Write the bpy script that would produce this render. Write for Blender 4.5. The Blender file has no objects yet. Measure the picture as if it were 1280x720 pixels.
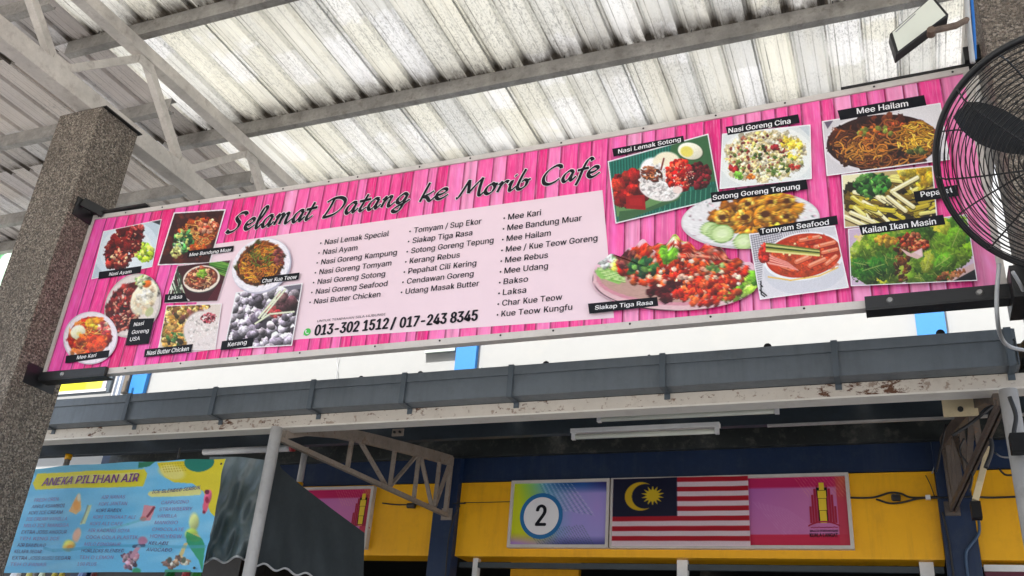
import bpy, bmesh, math, random
import numpy as np
from mathutils import Matrix, Vector

# ------------------------------------------------------------------ camera, sky, sun, exposure
SC = bpy.context.scene
COL = SC.collection
CAMH = 1.5
YAW, PITCH, ROLL, FOC = 0.41909046, 0.44940898, 0.0832866, 1146.1
def cam_axes():
    f = np.array([-math.sin(YAW)*math.cos(PITCH), math.cos(YAW)*math.cos(PITCH), math.sin(PITCH)])
    r0 = np.array([math.cos(YAW), math.sin(YAW), 0.]); u0 = np.cross(r0, f)
    r = math.cos(ROLL)*r0 + math.sin(ROLL)*u0
    return r, np.cross(r, f), f
RR, UU, FF = cam_axes()
cd = bpy.data.cameras.new('camera'); cam = bpy.data.objects.new('camera', cd); COL.objects.link(cam)
cd.sensor_width = 36; cd.lens = 36*FOC/1280; cd.clip_start = 0.05; cd.clip_end = 2000
mw = Matrix(((RR[0], UU[0], -FF[0], 0), (RR[1], UU[1], -FF[1], 0), (RR[2], UU[2], -FF[2], CAMH), (0, 0, 0, 1)))
cam.matrix_world = mw
SC.camera = cam
SUN_EL, SUN_AZ = math.radians(70), math.radians(200)   # azimuth clockwise from +Y
w = bpy.data.worlds.new('World'); SC.world = w; w.use_nodes = True
nt = w.node_tree; nt.nodes.clear()
sky = nt.nodes.new('ShaderNodeTexSky'); sky.sky_type = 'NISHITA'; sky.sun_disc = False
sky.sun_elevation = SUN_EL; sky.sun_rotation = SUN_AZ; sky.air_density = 1.0; sky.dust_density = 4.0; sky.ozone_density = 1.0
bg = nt.nodes.new('ShaderNodeBackground'); bg.inputs['Strength'].default_value = 0.15
ow = nt.nodes.new('ShaderNodeOutputWorld')
nt.links.new(sky.outputs[0], bg.inputs[0]); nt.links.new(bg.outputs[0], ow.inputs[0])
sl = bpy.data.lights.new('sun', 'SUN'); sl.energy = 4.5; sl.angle = math.radians(0.6); sl.color = (1, .975, .94)
so = bpy.data.objects.new('sun', sl); COL.objects.link(so)
sd = Vector((math.sin(SUN_AZ)*math.cos(SUN_EL), math.cos(SUN_AZ)*math.cos(SUN_EL), math.sin(SUN_EL)))
so.rotation_euler = sd.to_track_quat('Z', 'Y').to_euler(); so.location = (0, -4, 12)
SC.view_settings.view_transform = 'Standard'; SC.view_settings.look = 'None'
SC.view_settings.gamma = 1; SC.view_settings.exposure = 1.68
SC.cycles.max_bounces = 8; SC.cycles.diffuse_bounces = 5; SC.cycles.transmission_bounces = 4

# ------------------------------------------------------------------ helpers
def ray(x, y): return RR*(x-640.) - UU*(y-360.) + FF*FOC
def atY(x, y, Y):
    d = ray(x, y); p = d*(Y/d[1]); return np.array([p[0], p[1], p[2]+CAMH])
def atX(x, y, X):
    d = ray(x, y); p = d*(X/d[0]); return np.array([p[0], p[1], p[2]+CAMH])
def pix(P):
    p = np.array(P, float); p = p - np.array([0, 0, CAMH]); z = p@FF
    return 640+(p@RR)/z*FOC, 360-(p@UU)/z*FOC
def lin(c):
    c = np.asarray(c, float)
    return np.where(c <= .04045, c/12.92, ((c+.055)/1.055)**2.4)
def srgb(r, g, b): return tuple(lin(np.array([r, g, b])/255.))

def link(o, parent=None):
    COL.objects.link(o)
    if parent is not None: o.parent = parent
    return o
def tag(o, label=None, cat=None, group=None, kind=None):
    if label: o['label'] = label
    if cat: o['category'] = cat
    if group: o['group'] = group
    if kind: o['kind'] = kind
    return o
def thing(name, label, cat, loc=(0, 0, 0), group=None):
    o = bpy.data.objects.new(name, None); COL.objects.link(o); o.location = loc
    o.empty_display_size = .1
    return tag(o, label, cat, group)

class MB:
    """mesh builder in world coordinates"""
    def __init__(s): s.v = []; s.f = []; s.smooth = False
    def add(s, vs, fs):
        n = len(s.v); s.v += [tuple(float(c) for c in v) for v in vs]; s.f += [tuple(i+n for i in f) for f in fs]; return s
    def box(s, x0, x1, y0, y1, z0, z1):
        return s.add([(x0,y0,z0),(x1,y0,z0),(x1,y1,z0),(x0,y1,z0),(x0,y0,z1),(x1,y0,z1),(x1,y1,z1),(x0,y1,z1)],
                     [(0,3,2,1),(4,5,6,7),(0,1,5,4),(1,2,6,5),(2,3,7,6),(3,0,4,7)])
    def bar(s, a, b, wd, hg, up=(0, 0, 1)):
        a = Vector(a); b = Vector(b); d = (b-a).normalized(); u = Vector(up); sx = d.cross(u)
        if sx.length < 1e-4: sx = d.cross(Vector((1, 0, 0)))
        sx.normalize(); u = sx.cross(d).normalized(); sx = sx*wd/2; u = u*hg/2
        vs = [a-sx-u, a+sx-u, a+sx+u, a-sx+u, b-sx-u, b+sx-u, b+sx+u, b-sx+u]
        return s.add(vs, [(0,1,2,3),(7,6,5,4),(1,0,4,5),(2,1,5,6),(3,2,6,7),(0,3,7,4)])
    def tube(s, pts, r, n=8, cap=True):
        pts = [Vector(p) for p in pts]; rr = r if hasattr(r, '__len__') else [r]*len(pts)
        base = len(s.v); prev = None
        for i, p in enumerate(pts):
            d = (pts[min(i+1, len(pts)-1)]-pts[max(i-1, 0)]).normalized()
            if prev is None:
                u = d.orthogonal().normalized()
            else:
                u = prev - d*prev.dot(d); u.normalize()
            prev = u; v = d.cross(u)
            for k in range(n):
                a = 2*math.pi*k/n; s.v.append(tuple(p+(u*math.cos(a)+v*math.sin(a))*rr[i]))
        for i in range(len(pts)-1):
            for k in range(n):
                a = base+i*n+k; b = base+i*n+(k+1) % n; s.f.append((a, b, b+n, a+n))
        if cap:
            s.f.append(tuple(base+k for k in reversed(range(n)))); e = base+(len(pts)-1)*n; s.f.append(tuple(e+k for k in range(n)))
        return s
    def prism(s, prof, a, b):
        """prof: list of 3-vectors (closed polygon) extruded from +a to +b offset vectors"""
        n = len(prof); A = [Vector(p)+Vector(a) for p in prof]; B = [Vector(p)+Vector(b) for p in prof]
        return s.add(A+B, [tuple(range(n-1, -1, -1)), tuple(range(n, 2*n))]+[(i, (i+1) % n, n+(i+1) % n, n+i) for i in range(n)])
    def build(s, name, m, parent=None, smooth=None, bevel=0, origin=None):
        me = bpy.data.meshes.new(name); vs = s.v
        o = bpy.data.objects.new(name, me)
        if parent is not None: off = Vector(parent.matrix_world.translation) if False else abs_loc(parent)
        else: off = Vector((0, 0, 0))
        org = Vector(origin) if origin is not None else (off if parent is not None else Vector((0, 0, 0)))
        me.from_pydata([(v[0]-org.x, v[1]-org.y, v[2]-org.z) for v in vs], [], s.f)
        if m is not None: me.materials.append(m)
        if smooth if smooth is not None else s.smooth:
            me.shade_smooth()
        if bevel:
            bm = bmesh.new(); bm.from_mesh(me)
            ed = [e for e in bm.edges if len(e.link_faces) == 2 and e.calc_face_angle(0) > .6]
            bmesh.ops.bevel(bm, geom=ed, offset=bevel, segments=2, affect='EDGES', profile=.6)
            bm.normal_update(); bm.to_mesh(me); bm.free()
        me.update(); link(o, parent); o.location = org-off
        return o
LOCS = {}
def abs_loc(o):
    v = Vector(o.location)
    while o.parent: o = o.parent; v = v+Vector(o.location)
    return v

# ------------------------------------------------------------------ materials
MATS = {}
def newmat(name):
    m = bpy.data.materials.new(name); m.use_nodes = True; m.node_tree.nodes.clear(); return m
class N:
    def __init__(s, m): s.t = m.node_tree
    def n(s, ty, **kw):
        nd = s.t.nodes.new(ty)
        for k, v in kw.items():
            if k.startswith('i_'):
                nd.inputs[int(k[2:])].default_value = v
            else: setattr(nd, k, v)
        return nd
    def l(s, a, b): s.t.links.new(a, b)
    def noise(s, vec, scale, detail=4, rough=.6):
        nd = s.n('ShaderNodeTexNoise'); nd.inputs['Scale'].default_value = scale; nd.inputs['Detail'].default_value = detail; nd.inputs['Roughness'].default_value = rough
        s.l(vec, nd.inputs['Vector']); return nd.outputs['Fac']
    def mapping(s, vec, sc=(1, 1, 1), loc=(0, 0, 0)):
        nd = s.n('ShaderNodeMapping'); nd.inputs['Scale'].default_value = sc; nd.inputs['Location'].default_value = loc; s.l(vec, nd.inputs['Vector']); return nd.outputs[0]
    def ramp(s, fac, stops, interp='LINEAR'):
        nd = s.n('ShaderNodeValToRGB'); nd.color_ramp.interpolation = interp; e = nd.color_ramp.elements
        while len(e) < len(stops): e.new(.5)
        for i, (p, c) in enumerate(stops):
            e[i].position = p; e[i].color = (c, c, c, 1) if not hasattr(c, '__len__') else tuple(c)+(1,)
        s.l(fac, nd.inputs[0]); return nd.outputs[0]
    def mix(s, fac, a, b, mode='MIX'):
        nd = s.n('ShaderNodeMix', data_type='RGBA', blend_type=mode)
        for inp, v in ((nd.inputs[0], fac), (nd.inputs[6], a), (nd.inputs[7], b)):
            if hasattr(v, 'default_value') or hasattr(v, 'is_linked'): s.l(v, inp)
            elif hasattr(v, '__len__'): inp.default_value = tuple(v)+(1,)
            else: inp.default_value = v
        return nd.outputs[2]
    def math(s, op, a, b=0.):
        nd = s.n('ShaderNodeMath', operation=op)
        for i, v in enumerate((a, b)):
            if hasattr(v, 'is_linked'): s.l(v, nd.inputs[i])
            else: nd.inputs[i].default_value = v
        return nd.outputs[0]
    def out(s, col, rough=.5, metal=0., bump=None, bstr=.3, bdist=.01, spec=.5, transl=None):
        p = s.n('ShaderNodeBsdfPrincipled'); o = s.n('ShaderNodeOutputMaterial')
        if hasattr(col, 'is_linked'): s.l(col, p.inputs['Base Color'])
        else: p.inputs['Base Color'].default_value = tuple(col)+(1,)
        if hasattr(rough, 'is_linked'): s.l(rough, p.inputs['Roughness'])
        else: p.inputs['Roughness'].default_value = rough
        p.inputs['Metallic'].default_value = metal
        p.inputs['Specular IOR Level'].default_value = spec
        if bump is not None:
            b = s.n('ShaderNodeBump'); b.inputs['Strength'].default_value = bstr; b.inputs['Distance'].default_value = bdist
            s.l(bump, b.inputs['Height']); s.l(b.outputs[0], p.inputs['Normal'])
        if transl is not None:
            tr = s.n('ShaderNodeBsdfTranslucent'); mx = s.n('ShaderNodeMixShader')
            if hasattr(col, 'is_linked'): s.l(col, tr.inputs[0])
            else: tr.inputs[0].default_value = tuple(col)+(1,)
            if hasattr(transl, 'is_linked'): s.l(transl, mx.inputs[0])
            else: mx.inputs[0].default_value = transl
            s.l(p.outputs[0], mx.inputs[1]); s.l(tr.outputs[0], mx.inputs[2]); s.l(mx.outputs[0], o.inputs[0])
        else: s.l(p.outputs[0], o.inputs[0])
def coords(g): return g.n('ShaderNodeTexCoord').outputs['Object']
def worldpos(g): return g.n('ShaderNodeNewGeometry').outputs['Position']
def painted(name, col, rough=.5, metal=0., var=.15, dirt=.0, dirtcol=(.08, .06, .045), scale=3., bump=.1, spec=.5, rust=0., streak=0.):
    m = newmat(name); g = N(m); pos = worldpos(g)
    n1 = g.noise(pos, scale, 5, .65); n2 = g.noise(pos, scale*12, 4, .6)
    c = g.mix(g.ramp(n1, [(.3, 0.), (.7, 1.)]), tuple(x*(1-var) for x in col), tuple(min(1, x*(1+var)) for x in col))
    c = g.mix(g.math('MULTIPLY', g.ramp(n2, [(.35, 0.), (.75, 1.)]), var), c, tuple(x*.6 for x in col))
    if dirt:
        n3 = g.noise(pos, scale*2.7, 8, .75)
        c = g.mix(g.math('MULTIPLY', g.ramp(n3, [(.52, 0.), (.72, 1.)]), dirt), c, dirtcol)
    if streak:
        sk = g.noise(g.mapping(pos, (16, 16, 1.4)), 1., 6, .7); sk2 = g.noise(pos, 1.1, 3, .6)
        c = g.mix(g.math('MULTIPLY', g.math('MULTIPLY', g.ramp(sk, [(.48, 0.), (.72, 1.)]), g.ramp(sk2, [(.35, .3), (.65, 1.)])), streak), c, dirtcol)
    if rust:
        n4 = g.math('ADD', g.noise(g.mapping(pos, (.8, 1, 1.6)), 24, 6, .75), g.math('MULTIPLY', g.math('SUBTRACT', g.noise(g.mapping(pos, (1, 1, .2), (3, 0, 0)), 3.1, 2, .5), .55), .42))
        c = g.mix(g.ramp(n4, [(.66-rust*.1, 0.), (.72-rust*.1, 1.)]), c, (.12, .045, .018))
        n5 = g.noise(g.mapping(pos, (1, 1, 1), (7, 3, 1)), 30, 4, .6)
        c = g.mix(g.math('MULTIPLY', g.ramp(n5, [(.6, 0.), (.66, 1.)]), .6), c, (.2, .1, .05))
    r = g.math('ADD', g.math('MULTIPLY', n2, .25), rough-.12)
    g.out(c, r, metal, n2, bump, .004, spec); return m
def flat(name, col, rough=.5, spec=.5, metal=0.):
    m = newmat(name); g = N(m); pos = worldpos(g); n1 = g.noise(pos, 9, 3, .6)
    c = g.mix(g.math('MULTIPLY', n1, .25), col, tuple(x*.8 for x in col)); g.out(c, rough, metal, None, spec=spec); return m

def m_print():
    m = newmat('vinyl_print'); g = N(m)
    a = g.n('ShaderNodeVertexColor'); a.layer_name = 'ink'
    pos = worldpos(g); n = g.noise(pos, 1.3, 4, .6)
    c = g.mix(g.math('MULTIPLY', n, .04), a.outputs[0], (.6, .6, .62))
    g.out(c, .42, 0, g.noise(pos, 2.2, 2, .5), .4, .02, .3); return m
M_PRINT = m_print()
def m_cloth_print():
    m = newmat('cloth_print'); g = N(m)
    a = g.n('ShaderNodeVertexColor'); a.layer_name = 'ink'
    g.out(a.outputs[0], .5, 0, None, transl=.25, spec=.4); return m
M_CPRINT = m_cloth_print()

def m_planks():
    m = newmat('pink_plank_print'); g = N(m)
    a = g.n('ShaderNodeVertexColor'); a.layer_name = 'ink'
    pos = worldpos(g)
    grain = g.noise(g.mapping(pos, (60, 1, 5)), 1.2, 6, .7)
    fine = g.noise(g.mapping(pos, (160, 1, 8)), 1, 4, .7)
    c = g.mix(g.math('MULTIPLY', g.ramp(grain, [(.42, 0.), (.78, 1.)]), .30), a.outputs[0], srgb(222, 30, 130))
    c = g.mix(g.math('MULTIPLY', g.ramp(fine, [(.48, 0.), (.75, 1.)]), .5), c, srgb(255, 180, 218))
    kn = g.noise(g.mapping(pos, (22, 1, 14)), 1, 2, .5)
    c = g.mix(g.math('MULTIPLY', g.ramp(kn, [(.72, 0.), (.78, 1.)]), .7), c, srgb(170, 10, 90))
    g.out(c, .42, 0, None, spec=.4); return m
M_PLANKS = m_planks()

def m_granite(name='granite_wash'):
    m = newmat(name); g = N(m); pos = worldpos(g)
    v = g.n('ShaderNodeTexVoronoi'); v.inputs['Scale'].default_value = 142; g.l(pos, v.inputs['Vector'])
    r = g.n('ShaderNodeSeparateColor'); g.l(v.outputs['Color'], r.inputs[0])
    c = g.ramp(r.outputs[0], [(0., (.075, .065, .055)), (.28, (.135, .113, .092)), (.5, (.21, .175, .14)), (.72, (.32, .27, .215)), (.9, (.48, .42, .35)), (1., (.15, .10, .075))])
    n = g.noise(pos, 5, 4, .6)
    c = g.mix(g.math('MULTIPLY', g.ramp(n, [(.35, 0.), (.7, 1.)]), .45), c, (.13, .105, .085))
    st = g.noise(g.mapping(pos, (14, 14, 1.2)), 1., 5, .65)
    c = g.mix(g.math('MULTIPLY', g.ramp(st, [(.5, 0.), (.72, 1.)]), .4), c, (.07, .06, .052))
    d = g.math('MULTIPLY', v.outputs['Distance'], -1.)
    g.out(c, .7, 0, d, .7, .02, .3); return m
M_GRAN = m_granite()

PUR_Y = [2.045, 3.095, 4.145, 5.06]       # front faces of the purlins
def m_roof(name, trans, base, dark=0.):
    m = newmat(name); g = N(m); pos = worldpos(g)
    sx = g.n('ShaderNodeSeparateXYZ'); g.l(pos, sx.inputs[0])
    X, Y = sx.outputs[0], sx.outputs[1]
    # each pan of the sheet weathered on its own
    pan = g.math('FLOOR', g.math('DIVIDE', g.math('ADD', X, 20.4), .195))
    wn = g.n('ShaderNodeTexWhiteNoise', noise_dimensions='1D'); g.l(pan, wn.inputs['W'])
    c = g.mix(wn.outputs['Value'], tuple(x*.93 for x in base), (min(1, base[0]*1.07), min(1, base[1]*1.055), base[2]*.99))
    # patches of fresh white paint cut off square at a pan edge
    cmb = g.n('ShaderNodeCombineXYZ'); g.l(g.math('MULTIPLY', pan, 3.7), cmb.inputs[0]); g.l(g.math('MULTIPLY', Y, 1.4), cmb.inputs[1])
    pn = g.noise(cmb.outputs[0], 1.0, 1, .4)
    jag = g.noise(pos, 16, 4, .6)
    pf = g.ramp(g.math('ADD', pn, g.math('MULTIPLY', g.math('SUBTRACT', jag, .5), .12)), [(.55, 0.), (.565, 1.)])
    c = g.mix(g.math('MULTIPLY', pf, .55), c, (.86, .86, .86))
    # speckled flaking
    fl = g.noise(g.mapping(pos, (1.5, .6, 1)), 70, 6, .8); big = g.noise(pos, 1.7, 3, .6)
    fl2 = g.math('MULTIPLY', g.ramp(fl, [(.5, 0.), (.62, 1.)]), g.ramp(big, [(.40, .10), (.58, .8)]))
    c = g.mix(fl2, c, (.33, .33, .32))
    # long streaks down the sheet
    st = g.noise(g.mapping(pos, (30, .7, 1)), 1.0, 6, .7)
    c = g.mix(g.math('MULTIPLY', g.ramp(st, [(.54, 0.), (.76, 1.)]), .42), c, (.42, .41, .38))
    c = g.mix(g.math('MULTIPLY', g.ramp(g.noise(g.mapping(pos, (5, .5, 1)), 1.0, 5, .7), [(.48, 0.), (.68, 1.)]), .32), c, (.66, .63, .54))
    # grime and painted contact shade in front of each purlin
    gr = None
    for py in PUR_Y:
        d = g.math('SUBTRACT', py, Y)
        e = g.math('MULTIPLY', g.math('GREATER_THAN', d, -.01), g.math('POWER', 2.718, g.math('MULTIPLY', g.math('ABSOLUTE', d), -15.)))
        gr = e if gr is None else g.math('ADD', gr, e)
    ph = g.math('FRACT', g.math('DIVIDE', g.math('ADD', X, 20.42), .195))
    inrib = g.math('LESS_THAN', ph, .29)
    edge = g.math('MAXIMUM', g.math('LESS_THAN', g.math('ABSOLUTE', g.math('SUBTRACT', ph, .11)), .022), g.math('LESS_THAN', g.math('ABSOLUTE', g.math('SUBTRACT', ph, .36)), .014))
    edge = g.math('MAXIMUM', edge, g.math('MULTIPLY', .6, g.math('LESS_THAN', g.math('ABSOLUTE', g.math('SUBTRACT', ph, .74)), .014)))
    en = g.noise(g.mapping(pos, (9, 3.2, 1)), 1., 6, .75)
    c = g.mix(g.math('MULTIPLY', edge, g.ramp(en, [(.36, .05), (.62, .75)])), c, (.17, .16, .14))
    rn = g.noise(g.mapping(pos, (5, 1.1, 1)), 1., 4, .6)
    c = g.mix(g.math('MULTIPLY', inrib, g.ramp(rn, [(.38, .0), (.7, .18)])), c, (.30, .29, .26))
    rib_grime_shade = None  # stain and gap shade painted into the rib channels at each purlin
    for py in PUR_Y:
        d = g.math('SUBTRACT', py, Y); e = g.math('MULTIPLY', g.math('GREATER_THAN', d, -.06), g.math('MINIMUM', 1., g.math('MULTIPLY', 1.25, g.math('POWER', 2.718, g.math('MULTIPLY', g.math('MAXIMUM', d, 0.), -17.))))); e = g.math('MULTIPLY', e, inrib); rib_grime_shade = e if rib_grime_shade is None else g.math('ADD', rib_grime_shade, e)
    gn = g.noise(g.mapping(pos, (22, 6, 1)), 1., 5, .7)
    grime_shade_fac = g.math('MAXIMUM', g.math('MULTIPLY', gr, g.ramp(gn, [(.28, 0.), (.62, 1.)])), rib_grime_shade)
    c = g.mix(g.math('MINIMUM', g.math('MULTIPLY', grime_shade_fac, 1.1), .92), c, (.07, .05, .03))
    if dark: c = g.mix(dark, c, (.2, .17, .18))
    tf = g.math('MULTIPLY', g.math('SUBTRACT', 1., g.math('MINIMUM', grime_shade_fac, 1.)), trans)
    g.out(c, .6, 0, fl, .15, .004, .3, transl=tf); return m
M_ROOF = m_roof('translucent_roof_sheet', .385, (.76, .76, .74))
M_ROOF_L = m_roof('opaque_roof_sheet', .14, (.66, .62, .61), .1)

M_TRUSS = painted('pinkish_grey_steel_paint', srgb(196, 190, 182), .6, 0, .2, .5, (.2, .15, .13), 5, .2)
M_PURLIN = painted('weathered_galvanised_steel', (.31, .295, .27), .5, .2, .35, .6, (.08, .06, .045), 6, .3)
M_BLACK = painted('black_steel_paint', (.012, .012, .013), .42, 0, .2, .0, bump=.1, spec=.5)
M_WHITEFR = painted('white_banner_frame', srgb(205, 198, 192), .45, 0, .08, .3, (.3, .26, .22), 6)
M_GUTTER = painted('grey_gutter_paint', srgb(102, 111, 118), .42, 0, .12, .3, srgb(66, 72, 76), 3, .25, streak=.55)
M_STRAP = painted('dark_strap_paint', srgb(84, 94, 102), .5, 0, .1)
M_RUSTW = painted('cream_paint_with_rust', srgb(212, 204, 192), .55, 0, .08, .25, (.3, .22, .15), 3, .2, rust=1.)
M_POLE = painted('grey_white_pole_paint', srgb(176, 174, 172), .5, 0, .1, .4, (.2, .17, .15), 5, .2)
M_BRKT = painted('brown_grey_bracket_paint', srgb(150, 138, 126), .6, 0, .2, .5, (.12, .09, .07), 7, .3, rust=.3)
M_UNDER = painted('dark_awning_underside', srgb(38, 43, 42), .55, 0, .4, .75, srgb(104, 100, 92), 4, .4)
M_BLUEGREY = painted('blue_grey_beam_paint', srgb(52, 62, 70), .55, 0, .15, .4, (.02, .02, .025), 4, .2)
M_WALLW = painted('white_wall_paint', (.36, .37, .368), .7, 0, .03, .15, (.5, .47, .4), 1.2, .1)
M_BLUE_UP = painted('sky_blue_wall_paint', srgb(50, 132, 205), .6, 0, .05)
M_NAVY = painted('navy_wall_paint', srgb(8, 38, 74), .5, 0, .15, .4, (.05, .065, .09), 3, streak=.35)
M_YELLOW = painted('golden_yellow_wall_paint', srgb(255, 184, 0), .5, 0, .06, .25, srgb(190, 120, 20), 2, streak=.4)
M_DARKROOM = painted('dim_room_wall', (.012, .012, .01), .8)  # near-black wall colour stands in for the shade inside the room
M_GROUND = painted('grey_concrete_floor', (.28, .272, .255), .75, 0, .12, .3, (.2, .19, .17), .8, .3)
M_TUBE = painted('white_lamp_fitting', srgb(225, 225, 225), .4)
M_BLKPL = painted('black_plastic', (.012, .012, .013), .6, spec=.25)
M_CABLE = painted('black_cable', (.02, .02, .022), .5)
M_GREYC = painted('grey_cable', srgb(180, 182, 184), .45)
M_CREAM = painted('cream_plastic', srgb(225, 208, 170), .5, 0, .05, .4, (.3, .2, .1), 8)
M_TARP = painted('grey_tarpaulin', srgb(100, 112, 114), .32, 0, .12, .3, (.06, .07, .075), 4, .2, spec=.6)
M_HEM = flat('pale_hem', srgb(200, 200, 200))
M_INK = flat('black_ink', (.006, .006, .012), .5, .25)
M_WINK = flat('white_ink', srgb(240, 238, 240), .45, .4)
M_CAP = flat('caption_navy_ink', srgb(12, 14, 24), .5, .25)
M_PANEL = flat('pale_pink_panel_ink', srgb(242, 216, 226), .42, .4)
M_GREEN = flat('green_ink', srgb(70, 190, 80))
M_PURPLE = flat('purple_ink', srgb(105, 40, 110))
M_VIOLET = flat('faded_violet_ink', srgb(140, 124, 176))
M_DVIOLET = flat('dark_violet_ink', srgb(84, 70, 122))
M_GOLD = flat('flag_yellow', srgb(235, 200, 40))
M_REDINK = flat('crest_red_ink', srgb(170, 20, 60))
M_LENS = painted('frosted_lamp_glass', srgb(215, 218, 205), .2, 0, .03, spec=.6)
M_SCREW = painted('steel_screw', (.35, .34, .33), .35, .8)
M_DSCREW = flat('dark_screw', (.03, .03, .03))
M_RUST = painted('rusty_bracket', (.17, .12, .09), .7, .3, .4, .6, (.1, .04, .02), 12, .5)

# ------------------------------------------------------------------ flat print: a small painter whose picture becomes the ink colour of a fine mesh
class Canvas:
    def __init__(s, x0, y0, x1, y1, zs, bg, ox, oy, ppx=2.0, seed=1):
        """bounds in zoomed units (zs units per photo pixel), origin ox,oy photo pixels"""
        s.x0, s.y0, s.x1, s.y1, s.zs, s.ox, s.oy = x0, y0, x1, y1, zs, ox, oy
        s.k = ppx/zs; s.W = max(2, int((x1-x0)*s.k)+1); s.H = max(2, int((y1-y0)*s.k)+1)
        s.im = np.empty((s.H, s.W, 3)); s.im[:] = np.array(bg)/255.
        s.xs = x0+np.arange(s.W)/s.k; s.ys = y0+np.arange(s.H)/s.k
        s.rs = np.random.RandomState(seed); nf = np.zeros((s.H, s.W))
        for cell, amp in ((3., .35), (6., .4), (14., .35)):
            gh, gw = int(s.H/cell)+3, int(s.W/cell)+3; g_ = s.rs.uniform(-1, 1, (gh, gw)); yy = np.arange(s.H)/cell; xx = np.arange(s.W)/cell
            i, j = yy.astype(int), xx.astype(int); a = (yy-i)[:, None]; b = (xx-j)[None]
            nf += amp*((g_[i][:, j]*(1-b)+g_[i][:, j+1]*b)*(1-a)+(g_[i+1][:, j]*(1-b)+g_[i+1][:, j+1]*b)*a)
        s.nf = nf
    def win(s, ax, ay, bx, by):
        i0 = max(0, int((ax-s.x0)*s.k)-1); i1 = min(s.W, int((bx-s.x0)*s.k)+3)
        j0 = max(0, int((ay-s.y0)*s.k)-1); j1 = min(s.H, int((by-s.y0)*s.k)+3)
        if i1 <= i0 or j1 <= j0: return None
        X, Y = np.meshgrid(s.xs[i0:i1], s.ys[j0:j1]); return (slice(j0, j1), slice(i0, i1)), X, Y
    def blend(s, sl, a, col):
        c = np.array(col)/255.; s.im[sl] = s.im[sl]*(1-a[..., None])+c*a[..., None]
    def ell(s, cx, cy, rx, ry, col, ang=0., soft=None, shade=0., alpha=1., rag=0.):
        R = max(rx, ry)*(1.2+rag*.5)+2/s.k; q = s.win(cx-R, cy-R, cx+R, cy+R)
        if q is None: return
        sl, X, Y = q; ca, sa = math.cos(ang), math.sin(ang)
        u = ((X-cx)*ca+(Y-cy)*sa)/rx; v = (-(X-cx)*sa+(Y-cy)*ca)/ry; d = np.sqrt(u*u+v*v); nz_ = s.nf[sl]
        if rag: d = d+rag*nz_
        sf = soft if soft is not None else min(.8, 1.0/(s.k*min(rx, ry)))
        a = np.clip((1-d)/sf+.5, 0, 1)*alpha
        if shade:
            l = np.clip(1+shade*(-(X-cx)/rx*.5-(Y-cy)/ry*.8), .35, 1.7)[..., None]
            c = np.clip(np.array(col)/255.*l*(1+(.45*nz_[..., None] if rag else 0)), 0, 1); s.im[sl] = s.im[sl]*(1-a[..., None])+c*a[..., None]
        else: s.blend(sl, a, col)
    def poly(s, pts, col, alpha=1.):
        P = np.array(pts, float); q = s.win(P[:, 0].min(), P[:, 1].min(), P[:, 0].max(), P[:, 1].max())
        if q is None: return
        sl, X, Y = q; a = np.zeros(X.shape)
        for dx, dy in ((-.25, -.25), (.25, -.25), (-.25, .25), (.25, .25)):
            xx = X+dx/s.k; yy = Y+dy/s.k; ins = np.zeros(X.shape, bool); n = len(P)
            for i in range(n):
                xa, ya = P[i]; xb, yb = P[(i+1) % n]
                if ya == yb: continue
                c = ((ya > yy) != (yb > yy)) & (xx < (xb-xa)*(yy-ya)/(yb-ya)+xa); ins ^= c
            a += ins*.25
        s.blend(sl, a*alpha, col)
    def seg(s, p, q_, wd, col, alpha=1., round_=True):
        (ax, ay), (bx, by) = p, q_; r = wd/2+1/s.k
        q = s.win(min(ax, bx)-r, min(ay, by)-r, max(ax, bx)+r, max(ay, by)+r)
        if q is None: return
        sl, X, Y = q; L = (bx-ax)**2+(by-ay)**2+1e-9
        t = np.clip(((X-ax)*(bx-ax)+(Y-ay)*(by-ay))/L, 0, 1); d = np.hypot(X-ax-t*(bx-ax), Y-ay-t*(by-ay))
        s.blend(sl, np.clip((wd/2-d)*s.k+.5, 0, 1)*alpha, col)
    def curve(s, pts, wd, col, alpha=1.):
        for a, b in zip(pts[:-1], pts[1:]): s.seg(a, b, wd, col, alpha)
    def inside(s, reg):
        cx, cy, rx, ry, ang = reg
        while True:
            u, v = s.rs.uniform(-1, 1, 2)
            if u*u+v*v <= 1: break
        u *= rx; v *= ry; return cx+u*math.cos(ang)-v*math.sin(ang), cy+u*math.sin(ang)+v*math.cos(ang)
    def scatter(s, n, reg, cols, size, elong=1.6, shade=.5, alpha=1., rag=.55):
        for _ in range(n):
            x, y = s.inside(reg); c = np.array(cols[s.rs.randint(len(cols))])*s.rs.uniform(.75, 1.2)
            r = s.rs.uniform(*size)
            s.ell(x, y, r*s.rs.uniform(1, elong), r, np.clip(c, 0, 255), s.rs.uniform(0, 3.14), shade=shade*.55+.02, alpha=alpha, rag=rag)
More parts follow.
